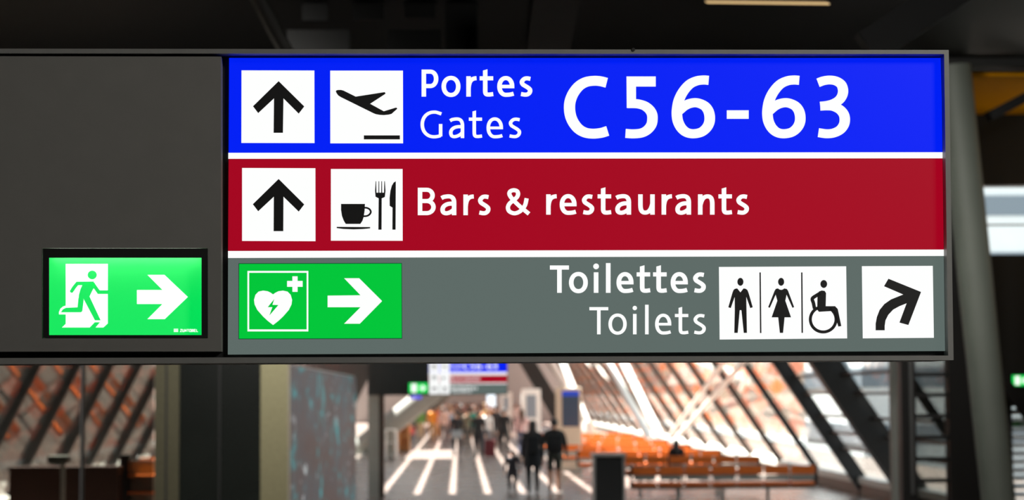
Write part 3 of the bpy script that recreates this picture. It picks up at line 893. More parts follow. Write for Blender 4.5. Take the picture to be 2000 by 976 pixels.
# ------------------------------------------------------------------ far copy of the sign over the walkway
FYs = 45.3
fo = at(838, 770, FYs)
kf = 152 / 1404 * FYs / FPX          # metres per near-sign pixel
fs = empty('wayfinding_sign', fo, 'small distant backlit sign with blue, red and grey bands above the crowd', 'sign')
def mp(px, py):
    return (px - 445) * kf, (692 - py) * kf
def ff(parent, name, m, d0, d1, fn):
    F = Face(mp, d0, d1)
    fn(F)
    return F.mb.build(name, m, parent, local=True)
ff(fs, 'backing', PANEL_GREY, 0.012, 0.2, lambda F: F.rect(-655, 60, 1860, 705))
ff(fs, 'blank_panel', WALLDARK, -0.02, 0.012, lambda F: F.rect(-655, 60, 440, 705))
fb = ff(fs, 'gates_panel', LIT_BLUE, 0, 0.012, lambda F: F.rect(445, 100, 1849, 300))
fr_ = ff(fs, 'restaurants_panel', LIT_RED, 0, 0.012, lambda F: F.rect(445, 350, 1849, 490))
fg = ff(fs, 'toilets_panel', LIT_GREY, 0, 0.012, lambda F: F.rect(445, 510, 1849, 692))
for y0, y1 in ((300, 350), (490, 510)):
    ff(fs, 'divider_strip', LIT_WHITE, -0.001, 0.012, lambda F: F.rect(445, y0, 1849, y1))
class Shift(Face):
    def __init__(self, d0, d1, sx, sy, ox, oy):
        Face.__init__(self, lambda a, b: mp(ox + a * sx, oy + b * sy), d0, d1)
for par, y0, y1 in ((fb, 105, 292), (fr_, 296, 494), (fg, 500, 688)):
    for x in (450, 640):
        F = Face(mp, -0.004, 0.0)
        F.rect(x, y0, x + 176, y1, 0)
        F.d0, F.d1 = -0.006, -0.003
        yc = (y0 + y1) / 2
        if x == 450:
            F.poly([(x + 88 + (a - 298) / 3.0, yc + (b - 340) / 3.0) for a, b in ARROW_UP], 1)
        elif par is fb:
            F.poly([(x + 88 + (a - 480) / 6.3, yc + (b - 450) / 6.3) for a, b in PLANE], 1)
        elif par is fr_:
            F.poly([(x + 88 + (a - 450) / 6.5, yc + (b - 560) / 6.5) for a, b in CUP], 1)
        else:
            F.poly([(x + 88 + (a - 280) / 5.0, yc + (b - 530) / 5.0) for a, b in MAN], 1)
        F.mb.build('arrow_tile' if x == 450 else 'pictogram_tile', [LIT_WHITE, INK], par, local=True)
def fl(par, fn, sx, sy, ox, oy):
    F = Shift(-0.004, 0.0, sx, sy, ox, oy)
    fn(F)
    F.mb.build('lettering', LIT_WHITE, par, local=True)
fl(fb, letters_gate_numbers, 1.1, 1.0, -150, -20)
fl(fb, lambda F: word(F, PORTES, 149.0, 188.6, 8.8), 1.0, 1.0, 15, 0)
fl(fb, lambda F: word(F, GATES, 229.6, 269.6, 6.9), 1.0, 1.0, 15, -10)
fl(fr_, lambda F: (word(F, BARS, 379.8, 420.0, 8.8), ampersand(F), word(F, RESTA, 379.4, 419.0, 8.8)), 0.82, 1.1, 165, -20)
fl(fg, lambda F: word(F, TOILETTES, 531.6, 571.6, 9.0), 1.6, 1.2, -890, -75)
fl(fg, lambda F: word(F, TOILETS, 612.8, 652.6, 6.9), 1.6, 1.2, -1000, -115)
hg = MB()
for x in (-500, 300, 1500):
    u, v = mp(x, 60)
    hg.box(u, u + 0.06, 0.08, 0.14, v, RZ - fo.z)
hg.build('hanger', STEEL_BLACK, fs, local=True)
def small_exit(loc_px, w, h, y, label, rev=False, depth=0.06):
    p = at(loc_px[0], loc_px[1], y)
    e = empty('exit_sign', p, label, 'exit sign')
    MB().box(p.x - 0.02, p.x + w + 0.02, y - depth + 0.02, y, p.z - 0.02, p.z + h + 0.02).build('housing', GAP, e)
    fce = MB().box(p.x, p.x + w, y - depth, y - depth + 0.03, p.z, p.z + h).build('lit_panel', LIT_EXIT, e)
    F = Face(lambda a, b: (a * w / 300, h - b * h / 150), -depth - 0.006, -depth + 0.002)
    F.rect(40, 12, 122, 138)
    ar = [((810 - 140) / 3.9, 60)] + [((a - 140) / 3.905, (b - 130) / 3.905) for a, b in ARROW_EXIT]
    ar = [((a - 140) / 3.905, (b - 130) / 3.905) for a, b in ARROW_EXIT]
    if rev:
        ar = [(415 - a, b) for a, b in ar]
    F.poly(ar)
    F.mb.build('pictogram', LIT_EXIT_WHITE, fce, local=True)
    return e
small_exit((799, 767), 0.4, 0.21, FYs - 0.02, 'small green lit exit sign in the dark blank part of the distant sign')
small_exit((1976, 753), 0.26, 0.145, Yw - 0.02, 'small green lit exit sign on the dark wall right of the leaning column', True, 0.05)
po = empty('square_post', (xat(734, 45.8, 900), 45.8, 0), 'dark square post under the left end of the distant sign', 'post')
MB().box(xat(719, 45.8, 900), xat(741, 45.8, 900), 45.7, 45.95, 0, fo.z - 0.01).build('shaft', STEEL_GREY, po)
MB().box(xat(741, 45.8, 900), xat(751, 45.8, 900), 45.7, 45.95, 0, fo.z - 0.01).build('edge_trim', STEEL_BROWN, po)

# ------------------------------------------------------------------ glazed screen and bronze enclosure at the left
g = empty('glass_screen', (-6, 27, 0), 'tinted glass screen before the left row of orange seats', 'glass screen')
xs = [-9.0, xat(-60, 27), xat(162, 27), xat(303, 27)]
for a, b in zip(xs, xs[1:]):
    MB().box(a + 0.02, b - 0.02, 27.04, 27.06, 0.04, 3.5).build('pane', TINTED, g)
for x in xs[1:3]:
    MB().box(x - 0.022, x + 0.0, 27.0, 27.1, 0, 3.5).build('mullion', CHROME, g)
    MB().box(x + 0.0, x + 0.022, 27.0, 27.1, 0, 3.5).build('mullion', STEEL_BLACK, g)
MB().box(-9, xat(303, 27), 27, 27.1, 3.5, 6.2).build('head_panel', BLACKISH, g)
MB().box(-9, xat(303, 27), 27, 27.1, 0, 0.05).build('floor_rail', CHROME, g)

k_ = empty('glazed_enclosure', (-3, 27, 0), 'bronze framed smoked glass enclosure left of the walkway', 'enclosure')
MB().box(xat(303, 27), xat(351, 27), 27, 27.4, 0, 3.5).build('post', BRONZE_DARK, k_)
MB().box(xat(324, 27), xat(328, 27), 26.985, 27, 0, 3.5).build('post_groove', STEEL_BLACK, k_)
MB().box(xat(351, 27), xat(430, 27), 27.05, 27.1, 0, 3.5).build('pane', SMOKED, k_)
MB().box(xat(430, 27), xat(510, 27), 27.05, 27.1, 0, 3.5).build('pane', SMOKED, k_)
MB().box(xat(428, 27), xat(431, 27), 27.0, 27.1, 0, 3.5).build('mullion', STEEL_BLACK, k_)
MB().box(xat(351, 27), xat(510, 27), 28.0, 28.1, 0, 3.5).build('rear_wall', PANEL_GREY, k_)
MB().box(xat(303, 27), xat(563, 27), 27, 27.4, 3.5, 6.2).build('head_panel', BLACKISH, k_)
MB().box(xat(510, 27), xat(563, 27), 26.95, 27.35, 0, 3.5).build('pillar', BRONZE, k_)

# media wall running back from the bronze pillar
def streaky():  # grey, teal and white streak pattern put in the emission colour
    m = bpy.data.materials.new('streak_pattern')
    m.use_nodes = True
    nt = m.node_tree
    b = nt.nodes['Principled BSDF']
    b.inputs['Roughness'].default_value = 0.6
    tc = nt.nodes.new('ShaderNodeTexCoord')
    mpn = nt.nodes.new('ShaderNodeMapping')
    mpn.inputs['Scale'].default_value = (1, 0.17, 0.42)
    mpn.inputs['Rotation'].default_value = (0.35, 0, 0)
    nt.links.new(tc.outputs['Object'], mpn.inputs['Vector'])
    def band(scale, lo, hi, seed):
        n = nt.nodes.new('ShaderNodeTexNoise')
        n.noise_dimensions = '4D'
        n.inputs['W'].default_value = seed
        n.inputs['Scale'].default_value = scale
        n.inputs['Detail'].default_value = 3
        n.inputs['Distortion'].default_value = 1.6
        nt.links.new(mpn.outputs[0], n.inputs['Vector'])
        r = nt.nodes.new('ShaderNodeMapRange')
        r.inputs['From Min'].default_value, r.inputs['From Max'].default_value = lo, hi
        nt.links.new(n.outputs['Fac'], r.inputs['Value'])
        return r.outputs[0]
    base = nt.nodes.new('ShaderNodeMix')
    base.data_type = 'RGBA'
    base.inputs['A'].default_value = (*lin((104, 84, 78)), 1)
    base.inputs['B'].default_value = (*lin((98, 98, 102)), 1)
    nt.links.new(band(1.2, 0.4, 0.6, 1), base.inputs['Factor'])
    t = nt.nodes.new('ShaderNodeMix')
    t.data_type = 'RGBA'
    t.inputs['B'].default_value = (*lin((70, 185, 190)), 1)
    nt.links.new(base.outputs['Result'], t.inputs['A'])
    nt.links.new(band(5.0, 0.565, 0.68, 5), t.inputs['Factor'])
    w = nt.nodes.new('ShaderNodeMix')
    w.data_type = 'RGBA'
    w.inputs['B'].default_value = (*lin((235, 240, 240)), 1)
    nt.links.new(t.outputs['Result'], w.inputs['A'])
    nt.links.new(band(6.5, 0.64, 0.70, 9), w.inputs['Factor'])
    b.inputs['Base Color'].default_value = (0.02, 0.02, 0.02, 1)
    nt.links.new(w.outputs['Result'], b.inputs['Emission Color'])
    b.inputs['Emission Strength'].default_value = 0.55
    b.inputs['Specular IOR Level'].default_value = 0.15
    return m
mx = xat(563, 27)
mw_ = empty('streaked_wall', (mx, 36, 0), 'long low display wall with grey teal glowing streaks beside the bronze pillar', 'partition')
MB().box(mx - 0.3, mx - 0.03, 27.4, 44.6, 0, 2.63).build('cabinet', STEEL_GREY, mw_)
MB().box(mx - 0.03, mx, 27.4, 44.6, 0.04, 2.60).build('screen', streaky(), mw_)  # streaked emissive face of the wall

# ------------------------------------------------------------------ orange seats
def make_bench(n, label, cat='seats', group='rows of orange seats on the right'):
    r = empty('seat_row', (0, 0, 0), label, cat, group)
    L = n * 0.503
    for i in range(n):
        x0, x1 = i * 0.503 + 0.02, (i + 1) * 0.503 - 0.02
        MB().box(x0, x1, 0.0, 0.045, 0.68, 0.845, bev=0.015).build('backrest', ORANGE, r)
        MB().box(x0 + 0.02, x1 - 0.02, 0.02, 0.04, 0.575, 0.66).build('back_bracket', STEEL_GREY, r)
        MB().box(x0, x1, 0.03, 0.50, 0.465, 0.535, bev=0.018).build('seat', ORANGE, r)
    MB().box(0, L, 0.2, 0.28, 0.40, 0.46).build('beam', STEEL_GREY, r)
    for x in (-0.03, L - 0.02):
        MB().box(x, x + 0.05, 0.02, 0.06, 0.46, 0.83).box(x, x + 0.05, 0.02, 0.42, 0.62, 0.66).build('armrest', STEEL_BLACK, r)
    for i in range(0, n + 1, 2):
        x = min(max(i * 0.503, 0.0), L)
        MB().ball((x, 0.02, 0.855), 0.034, 0.034, 0.034, 12, 8).build('glint_ball', CHROME, r)  # balls added to catch the sun as glints along the backs
    for x in (0.9, L / 2, L - 0.9):
        MB().box(x - 0.03, x + 0.03, 0.21, 0.27, 0.03, 0.42).box(x - 0.035, x + 0.035, 0.0, 0.5, 0.0, 0.035).build('leg', STEEL_GREY, r)
    return r
b7 = make_bench(7, 'row of seven dark orange seats nearest the camera, beside the black bin')
b7.location = (3.24, 39.9, 0)
names = ['orange seat row second from the front, with a dark haired sitter', 'orange seat row third from the front, partly behind the sitter',
         'orange seat row fourth from the front, bright in the sun', 'orange seat row fifth from the front, bright in the sun',
         'orange seat row sixth from the front, before the white column', 'orange seat row farthest from the camera on the right side']
for (x1, y), lab in zip(((6.6, 46.4), (6.4, 51.6), (6.3, 57.5), (6.25, 63.4), (6.2, 69.2), (6.2, 75)), names):
    c = copy_tree(b7)
    c.location = (x1 - 3.521, y, 0)
    c['label'] = lab
llabs = ['nearest orange seat row behind the tinted glass at the left', 'second orange seat row behind the tinted glass', 'third orange seat row behind the tinted glass',
         'fourth orange seat row behind the tinted glass', 'farthest orange seat row behind the tinted glass']
for i, lab in enumerate(llabs):
    c = copy_tree(b7)
    c.location = (-7.25 , 36.5 + 5.6 * i, 0)
    c['label'] = lab
    c['group'] = 'rows of orange seats on the left'

# ------------------------------------------------------------------ bin, information pylons, stands
bx0, bx1, by = xat(1164, 38.6, 930), xat(1216, 38.6, 930), 38.6
bn = empty('waste_bin', ((bx0 + bx1) / 2, by, 0), 'square black waste bin with grey lid beside the front seat row', 'bin')
zb = at(1190, 892, by).z
MB().box(bx0, bx1, by, by + 0.5, 0.04, zb, bev=0.02).build('body', BLACKISH, bn)
MB().box(bx0 - 0.07, bx1 + 0.07, by - 0.05, by + 0.55, zb, zb + 0.06, bev=0.02).build('lid', CHROME, bn)
MB().box(bx0 - 0.05, bx0 - 0.01, by, by + 0.5, 0, zb).build('side_frame', CHROME, bn)
MB().box(bx1 + 0.01, bx1 + 0.05, by, by + 0.5, 0, zb).build('side_frame', CHROME, bn)

BEIGE = mat_new('beige_pylon_shell', (196, 182, 160), 0.5, vary=0.03)
PWHITE = mat_new('white_pylon_shell', (236, 232, 224), 0.45, vary=0.02)
SCREEN = mat_new('departure_screen_dark', (30, 36, 44), 0.25, emit=(52, 62, 74), strength=0.9)
SCREENH = mat_new('departure_screen_header', (20, 30, 90), 0.25, emit=(36, 66, 172), strength=1.0)
GREYSC = mat_new('grey_screen', (90, 92, 94), 0.3, emit=(120, 124, 128), strength=0.7)
def pylon(x0, x1, ytop, y, s0, s1, shell, scr, label, hdr):
    a, b = xat(x0, y, 800), xat(x1, y, 800)
    zt = at((x0 + x1) / 2, ytop, y).z
    e = empty('information_pylon', ((a + b) / 2, y, 0), label, 'pylon', 'information pylons beside the walkway')
    MB().box(a, b, y, y + 0.35, 0, zt, bev=0.03).build('shell', shell, e)
    p, q = at(s0[0], s1[1], y), at(s1[0], s0[1], y)
    s = MB().box(p.x, q.x, y - 0.012, y + 0.02, p.z, q.z).build('screen', scr, e)
    if hdr:
        h = (q.z - p.z) * 0.14
        MB().box(p.x, q.x, y - 0.018, y, q.z - h, q.z).build('screen_header', SCREENH, s)
    MB().box(a - 0.02, b + 0.02, y - 0.05, y + 0.4, 0, 0.05).build('plinth', STEEL_GREY, e)
pylon(1086, 1136, 756, 61, (1098, 763), (1131, 833), BEIGE, SCREEN, 'beige information pylon with dark departure screen nearest the seats', True)
pylon(1019, 1056, 759, 80, (1028, 771), (1047, 815), PWHITE, GREYSC, 'white information pylon with grey screen, sunlit in mid crowd', False)
pylon(978, 1000, 766, 112, (984, 775), (993, 800), PWHITE, GREYSC, 'slim white information pylon farthest down the walkway', False)

WARM = mat_new('warm_timber_stand', (206, 150, 92), 0.5, vary=0.1)
def stand(x0, x1, y0, y1, y, m, label, cat='stand', shelves=2):
    a, b = xat(x0, y, 850), xat(x1, y, 850)
    zt = at(x0, y0, y).z
    e = empty('display_stand', ((a + b) / 2, y, 0), label, cat)
    MB().box(a, b, y + 0.5, y + 0.55, 0, zt).build('back_panel', m, e)
    for s in (a, b - 0.04):
        MB().box(s, s + 0.04, y, y + 0.5, 0, zt).build('side_panel', m, e)
    for i in range(shelves + 1):
        zz = 0.08 + (zt - 0.12) * i / shelves
        MB().box(a + 0.04, b - 0.04, y + 0.02, y + 0.5, zz, zz + 0.03).build('shelf', m, e)
stand(753, 774, 838, 900, 74, PWHITE, 'white shop stand at the left edge of the walkway')
stand(778, 800, 826, 880, 84, WARM, 'warm timber shop stand beside the white one')
lp = empty('floor_lamp', (xat(785, 90, 830), 90, 0), 'tall thin glowing white light column above the shop stands', 'lamp')
MB().box(xat(782, 90), xat(788, 90), 90, 90.1, 0.05, at(785, 798, 90).z).build('light_tube', mat_new('white_lamp', (255, 255, 255), 0.5, emit=(255, 252, 245), strength=1.4), lp)
MB().box(xat(779, 90), xat(791, 90), 89.9, 90.2, 0, 0.05).build('base', STEEL_GREY, lp)
wb = empty('hanging_screen', at(826, 776, 60), 'small blue glowing screen under the distant sign', 'screen')
p, q = at(803, 779, 60), at(823, 772, 60)
MB().box(p.x, q.x, 60, 60.05, p.z, q.z).build('screen_face', mat_new('blue_screen', (20, 20, 60), 0.3, emit=(90, 90, 235), strength=1.0), wb)
MB().box(p.x - 0.06, p.x, 60.02, 60.08, p.z, RZ + 0.02).build('hanger', STEEL_BLACK, wb)

# table behind the tinted glass
tb = empty('pedestal_table', (xat(120, 28.4, 940), 28.4, 0), 'small white pedestal table behind the tinted glass at the left', 'table')
zt = at(112, 905, 28.4).z
MB().box(xat(95, 28.4), xat(133, 28.4), 28.4, 28.7, zt, zt + 0.1).build('table_top', STEEL_GREY, tb)
MB().box(xat(118, 28.4), xat(126, 28.4), 28.5, 28.56, 0.03, zt).build('pedestal', STEEL_WHITE, tb)
MB().box(xat(105, 28.4), xat(139, 28.4), 28.4, 28.7, 0, 0.03).build('base', STEEL_GREY, tb)
ct_ = empty('darkener', (xat(140, 29.5, 940), 29.5, 0), 'long dark brown counter added in place of unlit seat rows', 'darkener')  # dark block added for the seat rows lying in shade
zc = at(140, 911, 29.5).z
UNLIT_BROWN = mat_new('unlit_seat_brown', (58, 32, 22), 0.6, vary=0.15, scale=6)
MB().box(xat(22, 29.5), xat(232, 29.5), 29.5, 29.55, 0, zc - 0.05).build('front_panel', UNLIT_BROWN, ct_)
MB().box(xat(20, 29.5), xat(233, 29.5), 29.46, 29.95, zc - 0.05, zc).build('darkener_top', UNLIT_BROWN, ct_)
for xx in (xat(22, 29.5), xat(232, 29.5) - 0.05):
    MB().box(xx, xx + 0.05, 29.55, 29.93, 0, zc - 0.05).build('side_panel', UNLIT_BROWN, ct_)
pk = empty('magazine_rack', (xat(278, 30, 930), 30, 0), 'tall grey rack with orange edged shelves behind the tinted glass', 'rack')
MB().box(xat(236, 30), xat(252, 30), 30, 30.3, 0, at(245, 888, 30).z).build('side_panel', STEEL_BLACK, pk)
MB().box(xat(252, 30), xat(303, 30), 30.25, 30.3, 0, at(245, 900, 30).z).build('back_panel', STEEL_GREY, pk)
for i in range(5):
    MB().box(xat(252, 30), xat(303, 30), 30.02, 30.25, 0.12 + i * 0.24, 0.145 + i * 0.24).build('shelf', ORANGE, pk)

# terminal building across the apron, backdrops for the mirrored seats
def block(x, y, w, d, h, label, bands, m=EXT_WHITE):
    e = empty('terminal_building', (x, y, -4.2), label, 'building')
    MB().box(x, x + w, y, y + d, -4.2, h).build('wall', m, e)
    z0 = -2.5
    for i in range(bands):
        zz = -2.6 + (h + 4.2) * (i + 0.35) / bands
        MB().box(x - 0.06, x + w + 0.06, y - 0.06, y + d + 0.06, zz, zz + (h + 4.2) / bands * 0.35).build('window_band', EXT_DARK, e)
def diamonds(su, sv, ca, cb_):  # diamond pattern painted as orange seats mirrored in the glazing
    m = bpy.data.materials.new('painted_seat_reflections')
    m.use_nodes = True
    nt = m.node_tree
    b = nt.nodes['Principled BSDF']
    b.inputs['Roughness'].default_value = 0.6
    tc = nt.nodes.new('ShaderNodeTexCoord')
    sp = nt.nodes.new('ShaderNodeSeparateXYZ')
    nt.links.new(tc.outputs['Object'], sp.inputs[0])
    def math_(op, a, b_):
        n = nt.nodes.new('ShaderNodeMath')
        n.operation = op
        for i, q in enumerate((a, b_)):
            if isinstance(q, (int, float)):
                n.inputs[i].default_value = q
            else:
                nt.links.new(q, n.inputs[i])
        return n.outputs[0]
    u, v = math_('DIVIDE', sp.outputs[1], su), math_('DIVIDE', sp.outputs[2], sv)
    cb = nt.nodes.new('ShaderNodeCombineXYZ')
    nt.links.new(math_('ADD', u, v), cb.inputs[0])
    nt.links.new(math_('SUBTRACT', u, v), cb.inputs[1])
    cb.inputs[2].default_value = 0.5
    ck = nt.nodes.new('ShaderNodeTexChecker')
    ck.inputs['Scale'].default_value = 1.0
    ck.inputs['Color1'].default_value = (*lin(ca), 1)
    ck.inputs['Color2'].default_value = (*lin(cb_), 1)
    nt.links.new(cb.outputs[0], ck.inputs['Vector'])
    fl = nt.nodes.new('ShaderNodeVectorMath')
    fl.operation = 'FLOOR'
    nt.links.new(cb.outputs[0], fl.inputs[0])
    wn = nt.nodes.new('ShaderNodeTexWhiteNoise')
    nt.links.new(fl.outputs[0], wn.inputs['Vector'])
    hs = nt.nodes.new('ShaderNodeHueSaturation')
    nt.links.new(ck.outputs['Color'], hs.inputs['Color'])
    nt.links.new(math_('ADD', math_('MULTIPLY', wn.outputs['Value'], 0.9), 0.5), hs.inputs['Value'])
    nt.links.new(math_('ADD', math_('MULTIPLY', wn.outputs['Value'], 0.5), 0.7), hs.inputs['Saturation'])
    nt.links.new(hs.outputs['Color'], b.inputs['Base Color'])
    return m
REFL = diamonds(6.0, 0.9, (204, 92, 24), (150, 128, 112))
REFL_L = diamonds(4.0, 0.8, (196, 66, 18), (84, 83, 82))  # same reflections painted darker for the dim left side
PLINTH = mat_new('grey_plinth', (36, 42, 46), 0.5, vary=0.08, scale=0.4)
def reflection_backdrop(x0, x1, y0, y1, h, label, m):  # added backdrop that stands in for reflections in the facade glass
    e = empty('reflection_backdrop', ((x0 + x1) / 2, (y0 + y1) / 2, -4.2), label, 'building')
    MB().box(x0, x1, y0, y1, 0.0, h).build('reflection_face', m, e)
    MB().box(x0 + 0.1, x1 - 0.1, y0 + 0.1, y1 - 0.1, -4.2, 0.0).build('plinth', PLINTH, e)
    MB().box(x0 - 0.5, x1 + 0.5, y0 - 0.3, y1 + 0.3, -0.15, 0.12).build('ledge', EXT_WHITE, e)
reflection_backdrop(16, 34, 92, 420, 12, 'added backdrop painted with orange seat reflections outside the right facade', REFL)
reflection_backdrop(-34, -15, 58, 420, 12, 'added backdrop painted with orange seat reflections outside the left facade', REFL_L)
block(15, 78, 44, 13, 15, 'white terminal building with dark window bands outside the right facade', 9)

# ------------------------------------------------------------------ people
SKIN = mat_new('skin', (206, 156, 128), 0.55, vary=0.05)
HAIRS = {'dark': mat_new('dark_hair', (30, 24, 20), 0.5), 'brown': mat_new('brown_hair', (84, 58, 40), 0.5), 'fair': mat_new('fair_hair', (176, 140, 92), 0.5), 'grey': mat_new('grey_hair', (150, 148, 144), 0.5)}
EYE_M = mat_new('dark_eyes', (30, 22, 18), 0.3)
LIP = mat_new('lips', (160, 90, 84), 0.5)
_cl = {}
def cloth(rgb):
    if rgb not in _cl:
        _cl[rgb] = mat_new('cloth_%d_%d_%d' % rgb, rgb, 0.8, vary=0.1, scale=12)
    return _cl[rgb]

def body_mesh(name, stride=0.0, arm=0.0, sit=False, bulky=1.0):
    """One continuous body of height 1, facing +y: materials 0 skin, 1 top, 2 trousers, 3 lower legs, 4 shoes, 5 forearms."""
    V, E, rad = [], [], []
    idx = {}
    def v(n, p, r, par=None):
        idx[n] = len(V)
        V.append(p)
        rad.append(r)
        if par:
            E.append((idx[par], idx[n]))
    b = bulky
    v('pelvis', (0, 0, .53), (.085 * b, .06 * b))
    v('waist', (0, .0, .61), (.078 * b, .055 * b), 'pelvis')
    v('chest', (0, -.004, .72), (.092 * b, .062 * b), 'waist')
    v('collar', (0, -.006, .795), (.075 * b, .045 * b), 'chest')
    v('neck', (0, 0, .845), (.030, .030), 'collar')
    v('jaw', (0, .010, .878), (.036, .040), 'neck')
    v('skull', (0, .004, .925), (.046, .056), 'jaw')
    v('crown', (0, .0, .968), (.034, .042), 'skull')
    v('nose', (0, .066, .912), (.008, .008), 'skull')
    for s in (-1, 1):
        k = 'l' if s < 0 else 'r'
        sw = arm * s
        v(k + 'ear', (s * .05, -.004, .915), (.008, .012), 'skull')
        v(k + 'shoulder', (s * .10 * b, -.004, .79), (.042, .042), 'collar')
        v(k + 'elbow', (s * .135 * b, -.012 + sw * .5, .635), (.030, .030), k + 'shoulder')
        v(k + 'wrist', (s * .142 * b, .03 + sw * 1.1, .505), (.019, .019), k + 'elbow')
        v(k + 'palm', (s * .142 * b, .042 + sw * 1.2, .462), (.012, .024), k + 'wrist')
        for j, (dy, ln) in enumerate(((.018, .036), (.006, .042), (-.006, .040), (-.018, .032))):
            v(k + 'knuckle%d' % j, (s * (.141 * b), .042 + dy + sw * 1.2, .438), (.0062, .0062), k + 'palm')
            v(k + 'tip%d' % j, (s * (.132 * b), .044 + dy + sw * 1.2, .438 - ln), (.0052, .0052), k + 'knuckle%d' % j)
        v(k + 'thumb', (s * .136 * b, .072 + sw * 1.2, .455), (.007, .007), k + 'palm')
        v(k + 'thumbtip', (s * .130 * b, .080 + sw * 1.2, .430), (.006, .006), k + 'thumb')
        if sit:
            v(k + 'hip', (s * .055, .02, .515), (.062, .062), 'pelvis')
            v(k + 'knee', (s * .065, .26, .525), (.042, .042), k + 'hip')
            v(k + 'ankle', (s * .065, .28, .17), (.026, .026), k + 'knee')
            v(k + 'toe', (s * .068, .36, .145), (.022, .02), k + 'ankle')
        else:
            t = stride * s
            v(k + 'hip', (s * .052, 0, .50), (.062 * b, .062), 'pelvis')
            v(k + 'knee', (s * .056, t * .5 + .012, .285), (.042, .042), k + 'hip')
            v(k + 'ankle', (s * .056, t * 1.0 - .012 - (0.03 if t < 0 else 0), .045 + (.02 if t < 0 else 0)), (.026, .026), k + 'knee')
            v(k + 'toe', (s * .062, t * 1.0 + .075, .018), (.022, .016), k + 'ankle')
    me = bpy.data.meshes.new(name)
    me.from_pydata(V, E, [])
    o = bpy.data.objects.new(name, me)
    col.objects.link(o)
    sk = o.modifiers.new('skin', 'SKIN')
    sk.use_smooth_shade = True
    for i, r in enumerate(rad):
        me.skin_vertices[0].data[i].radius = r
        me.skin_vertices[0].data[i].use_root = (i == 0)
    o.modifiers.new('subdivision', 'SUBSURF').levels = 1
    dg = bpy.context.evaluated_depsgraph_get()
    out = bpy.data.meshes.new_from_object(o.evaluated_get(dg))
    out.name = name
    bpy.data.objects.remove(o)
    out.materials.clear()
    for _ in range(6):
        out.materials.append(SKIN)
    for p in out.polygons:
        c = p.center
        ax = abs(c.x)
        limb = ax > .112 * b and c.z < .70
        if c.z > .835:
            mi = 0
        elif ax > .118 * b and c.z < .49 and not sit or (sit and ax > .118 and c.z < .49):
            mi = 0
        elif limb and c.z < .66:
            mi = 5
        elif c.z > .525 and not (sit and c.y > .07):
            mi = 1
        elif sit:
            mi = 4 if c.z < .18 else 2
        elif c.z < .05:
            mi = 4
        elif c.z < .30:
            mi = 3
        else:
            mi = 2
        p.material_index = mi
        p.use_smooth = True
    return out
BODIES = {'walk': body_mesh('walking_body', .11, .05), 'step': body_mesh('stepping_body', -.08, -.04), 'stand': body_mesh('standing_body', .02, .0), 'broad': body_mesh('broad_body', .03, .01, bulky=1.14), 'sit': body_mesh('sitting_body', sit=True)}

def hair_mesh(long):
    m = MB()
    vs, fs, n, k = [], [], 20, 12
    for j in range(k + 1):
        for i in range(n):
            a = 2 * PI * i / n
            back = 0.5 - 0.5 * math.sin(a)             # 1 at the back of the head
            low = .955 - back * (.075 if not long else .25)
            t = j / k
            zz = .992 - (.992 - low) * t ** 1.2
            rr = .062 * math.sqrt(max(0.0, 1 - ((max(zz, .93) - .93) / .064) ** 2)) if zz > .93 else .062 - (.0 if long else (.93 - zz) * .18)
            if j == 0:
                rr = 0.001
            vs.append((rr * .88 * math.cos(a), rr * 1.12 * math.sin(a) - .002, zz))
    for j in range(k):
        for i in range(n):
            fs.append((j * n + i, j * n + (i + 1) % n, (j + 1) * n + (i + 1) % n, (j + 1) * n + i))
    return m.add(vs, fs)
_hm = {}
def hair_data(long):
    if long not in _hm:
        o = hair_mesh(long).build('hair', HAIRS['dark'], None, smooth=True)
        sol = o.modifiers.new('thick', 'SOLIDIFY')
        sol.thickness = 0.012
        dg = bpy.context.evaluated_depsgraph_get()
        _hm[long] = bpy.data.meshes.new_from_object(o.evaluated_get(dg))
        bpy.data.objects.remove(o)
    return _hm[long]
def face_data():
    if 'face' not in _hm:
        m = MB()
        for s in (-1, 1):
            m.ball((s * .019, .056, .926), .007, .005, .005, 8, 6, 0)
            m.bar((s * .010, .058, .938), (s * .029, .052, .938), .005, .004, mi=0)
        m.ball((0, .050, .886), .014, .006, .005, 8, 6, 1)
        o = m.build('face', [EYE_M, LIP], None)
        _hm['face'] = o.data
        bpy.data.objects.remove(o)
    return _hm['face']
def person(x, y, h, body, top, bottom, hair, label, long=False, face=0.0, lower=None, sleeve=None, shoes=(40, 38, 36), group='travellers on the walkway', z0=0.0, wide=1.0, coat=False):
    e = empty('person', (x, y, z0), label, 'person', group, rz=face)
    o = bpy.data.objects.new('body', BODIES[body])
    o.parent = e
    o.scale = (h * wide, h * wide, h)
    col.objects.link(o)
    if coat:
        cm = MB()
        vs, n = [], 24
        for zz, rx, ry in ((.66, .098, .075), (.60, .108, .084), (.52, .122, .092), (.44, .128, .096), (.36, .134, .10), (.36, .122, .09), (.5, .10, .075)):
            vs += [(h * rx * math.cos(2 * PI * i / n), h * ry * math.sin(2 * PI * i / n), h * zz) for i in range(n)]
        cm.add(vs, [(j * n + i, j * n + (i + 1) % n, (j + 1) * n + (i + 1) % n, (j + 1) * n + i) for j in range(6) for i in range(n)])
        cm.build('coat', cloth(top), e, local=True, smooth=True)
    ms = (SKIN, cloth(top), cloth(bottom), SKIN if lower == 'skin' else cloth(bottom), cloth(shoes), SKIN if sleeve == 'skin' else cloth(top))
    for sl, m in zip(o.material_slots, ms):
        sl.link = 'OBJECT'
        sl.material = m
    for nm, d, m in (('hair', hair_data(long), HAIRS[hair]), ('face', face_data(), None)):
        c = bpy.data.objects.new(nm, d)
        c.parent = e
        c.scale = (h, h, h)
        col.objects.link(c)
        if m:
            c.material_slots[0].link = 'OBJECT'
            c.material_slots[0].material = m
    return e
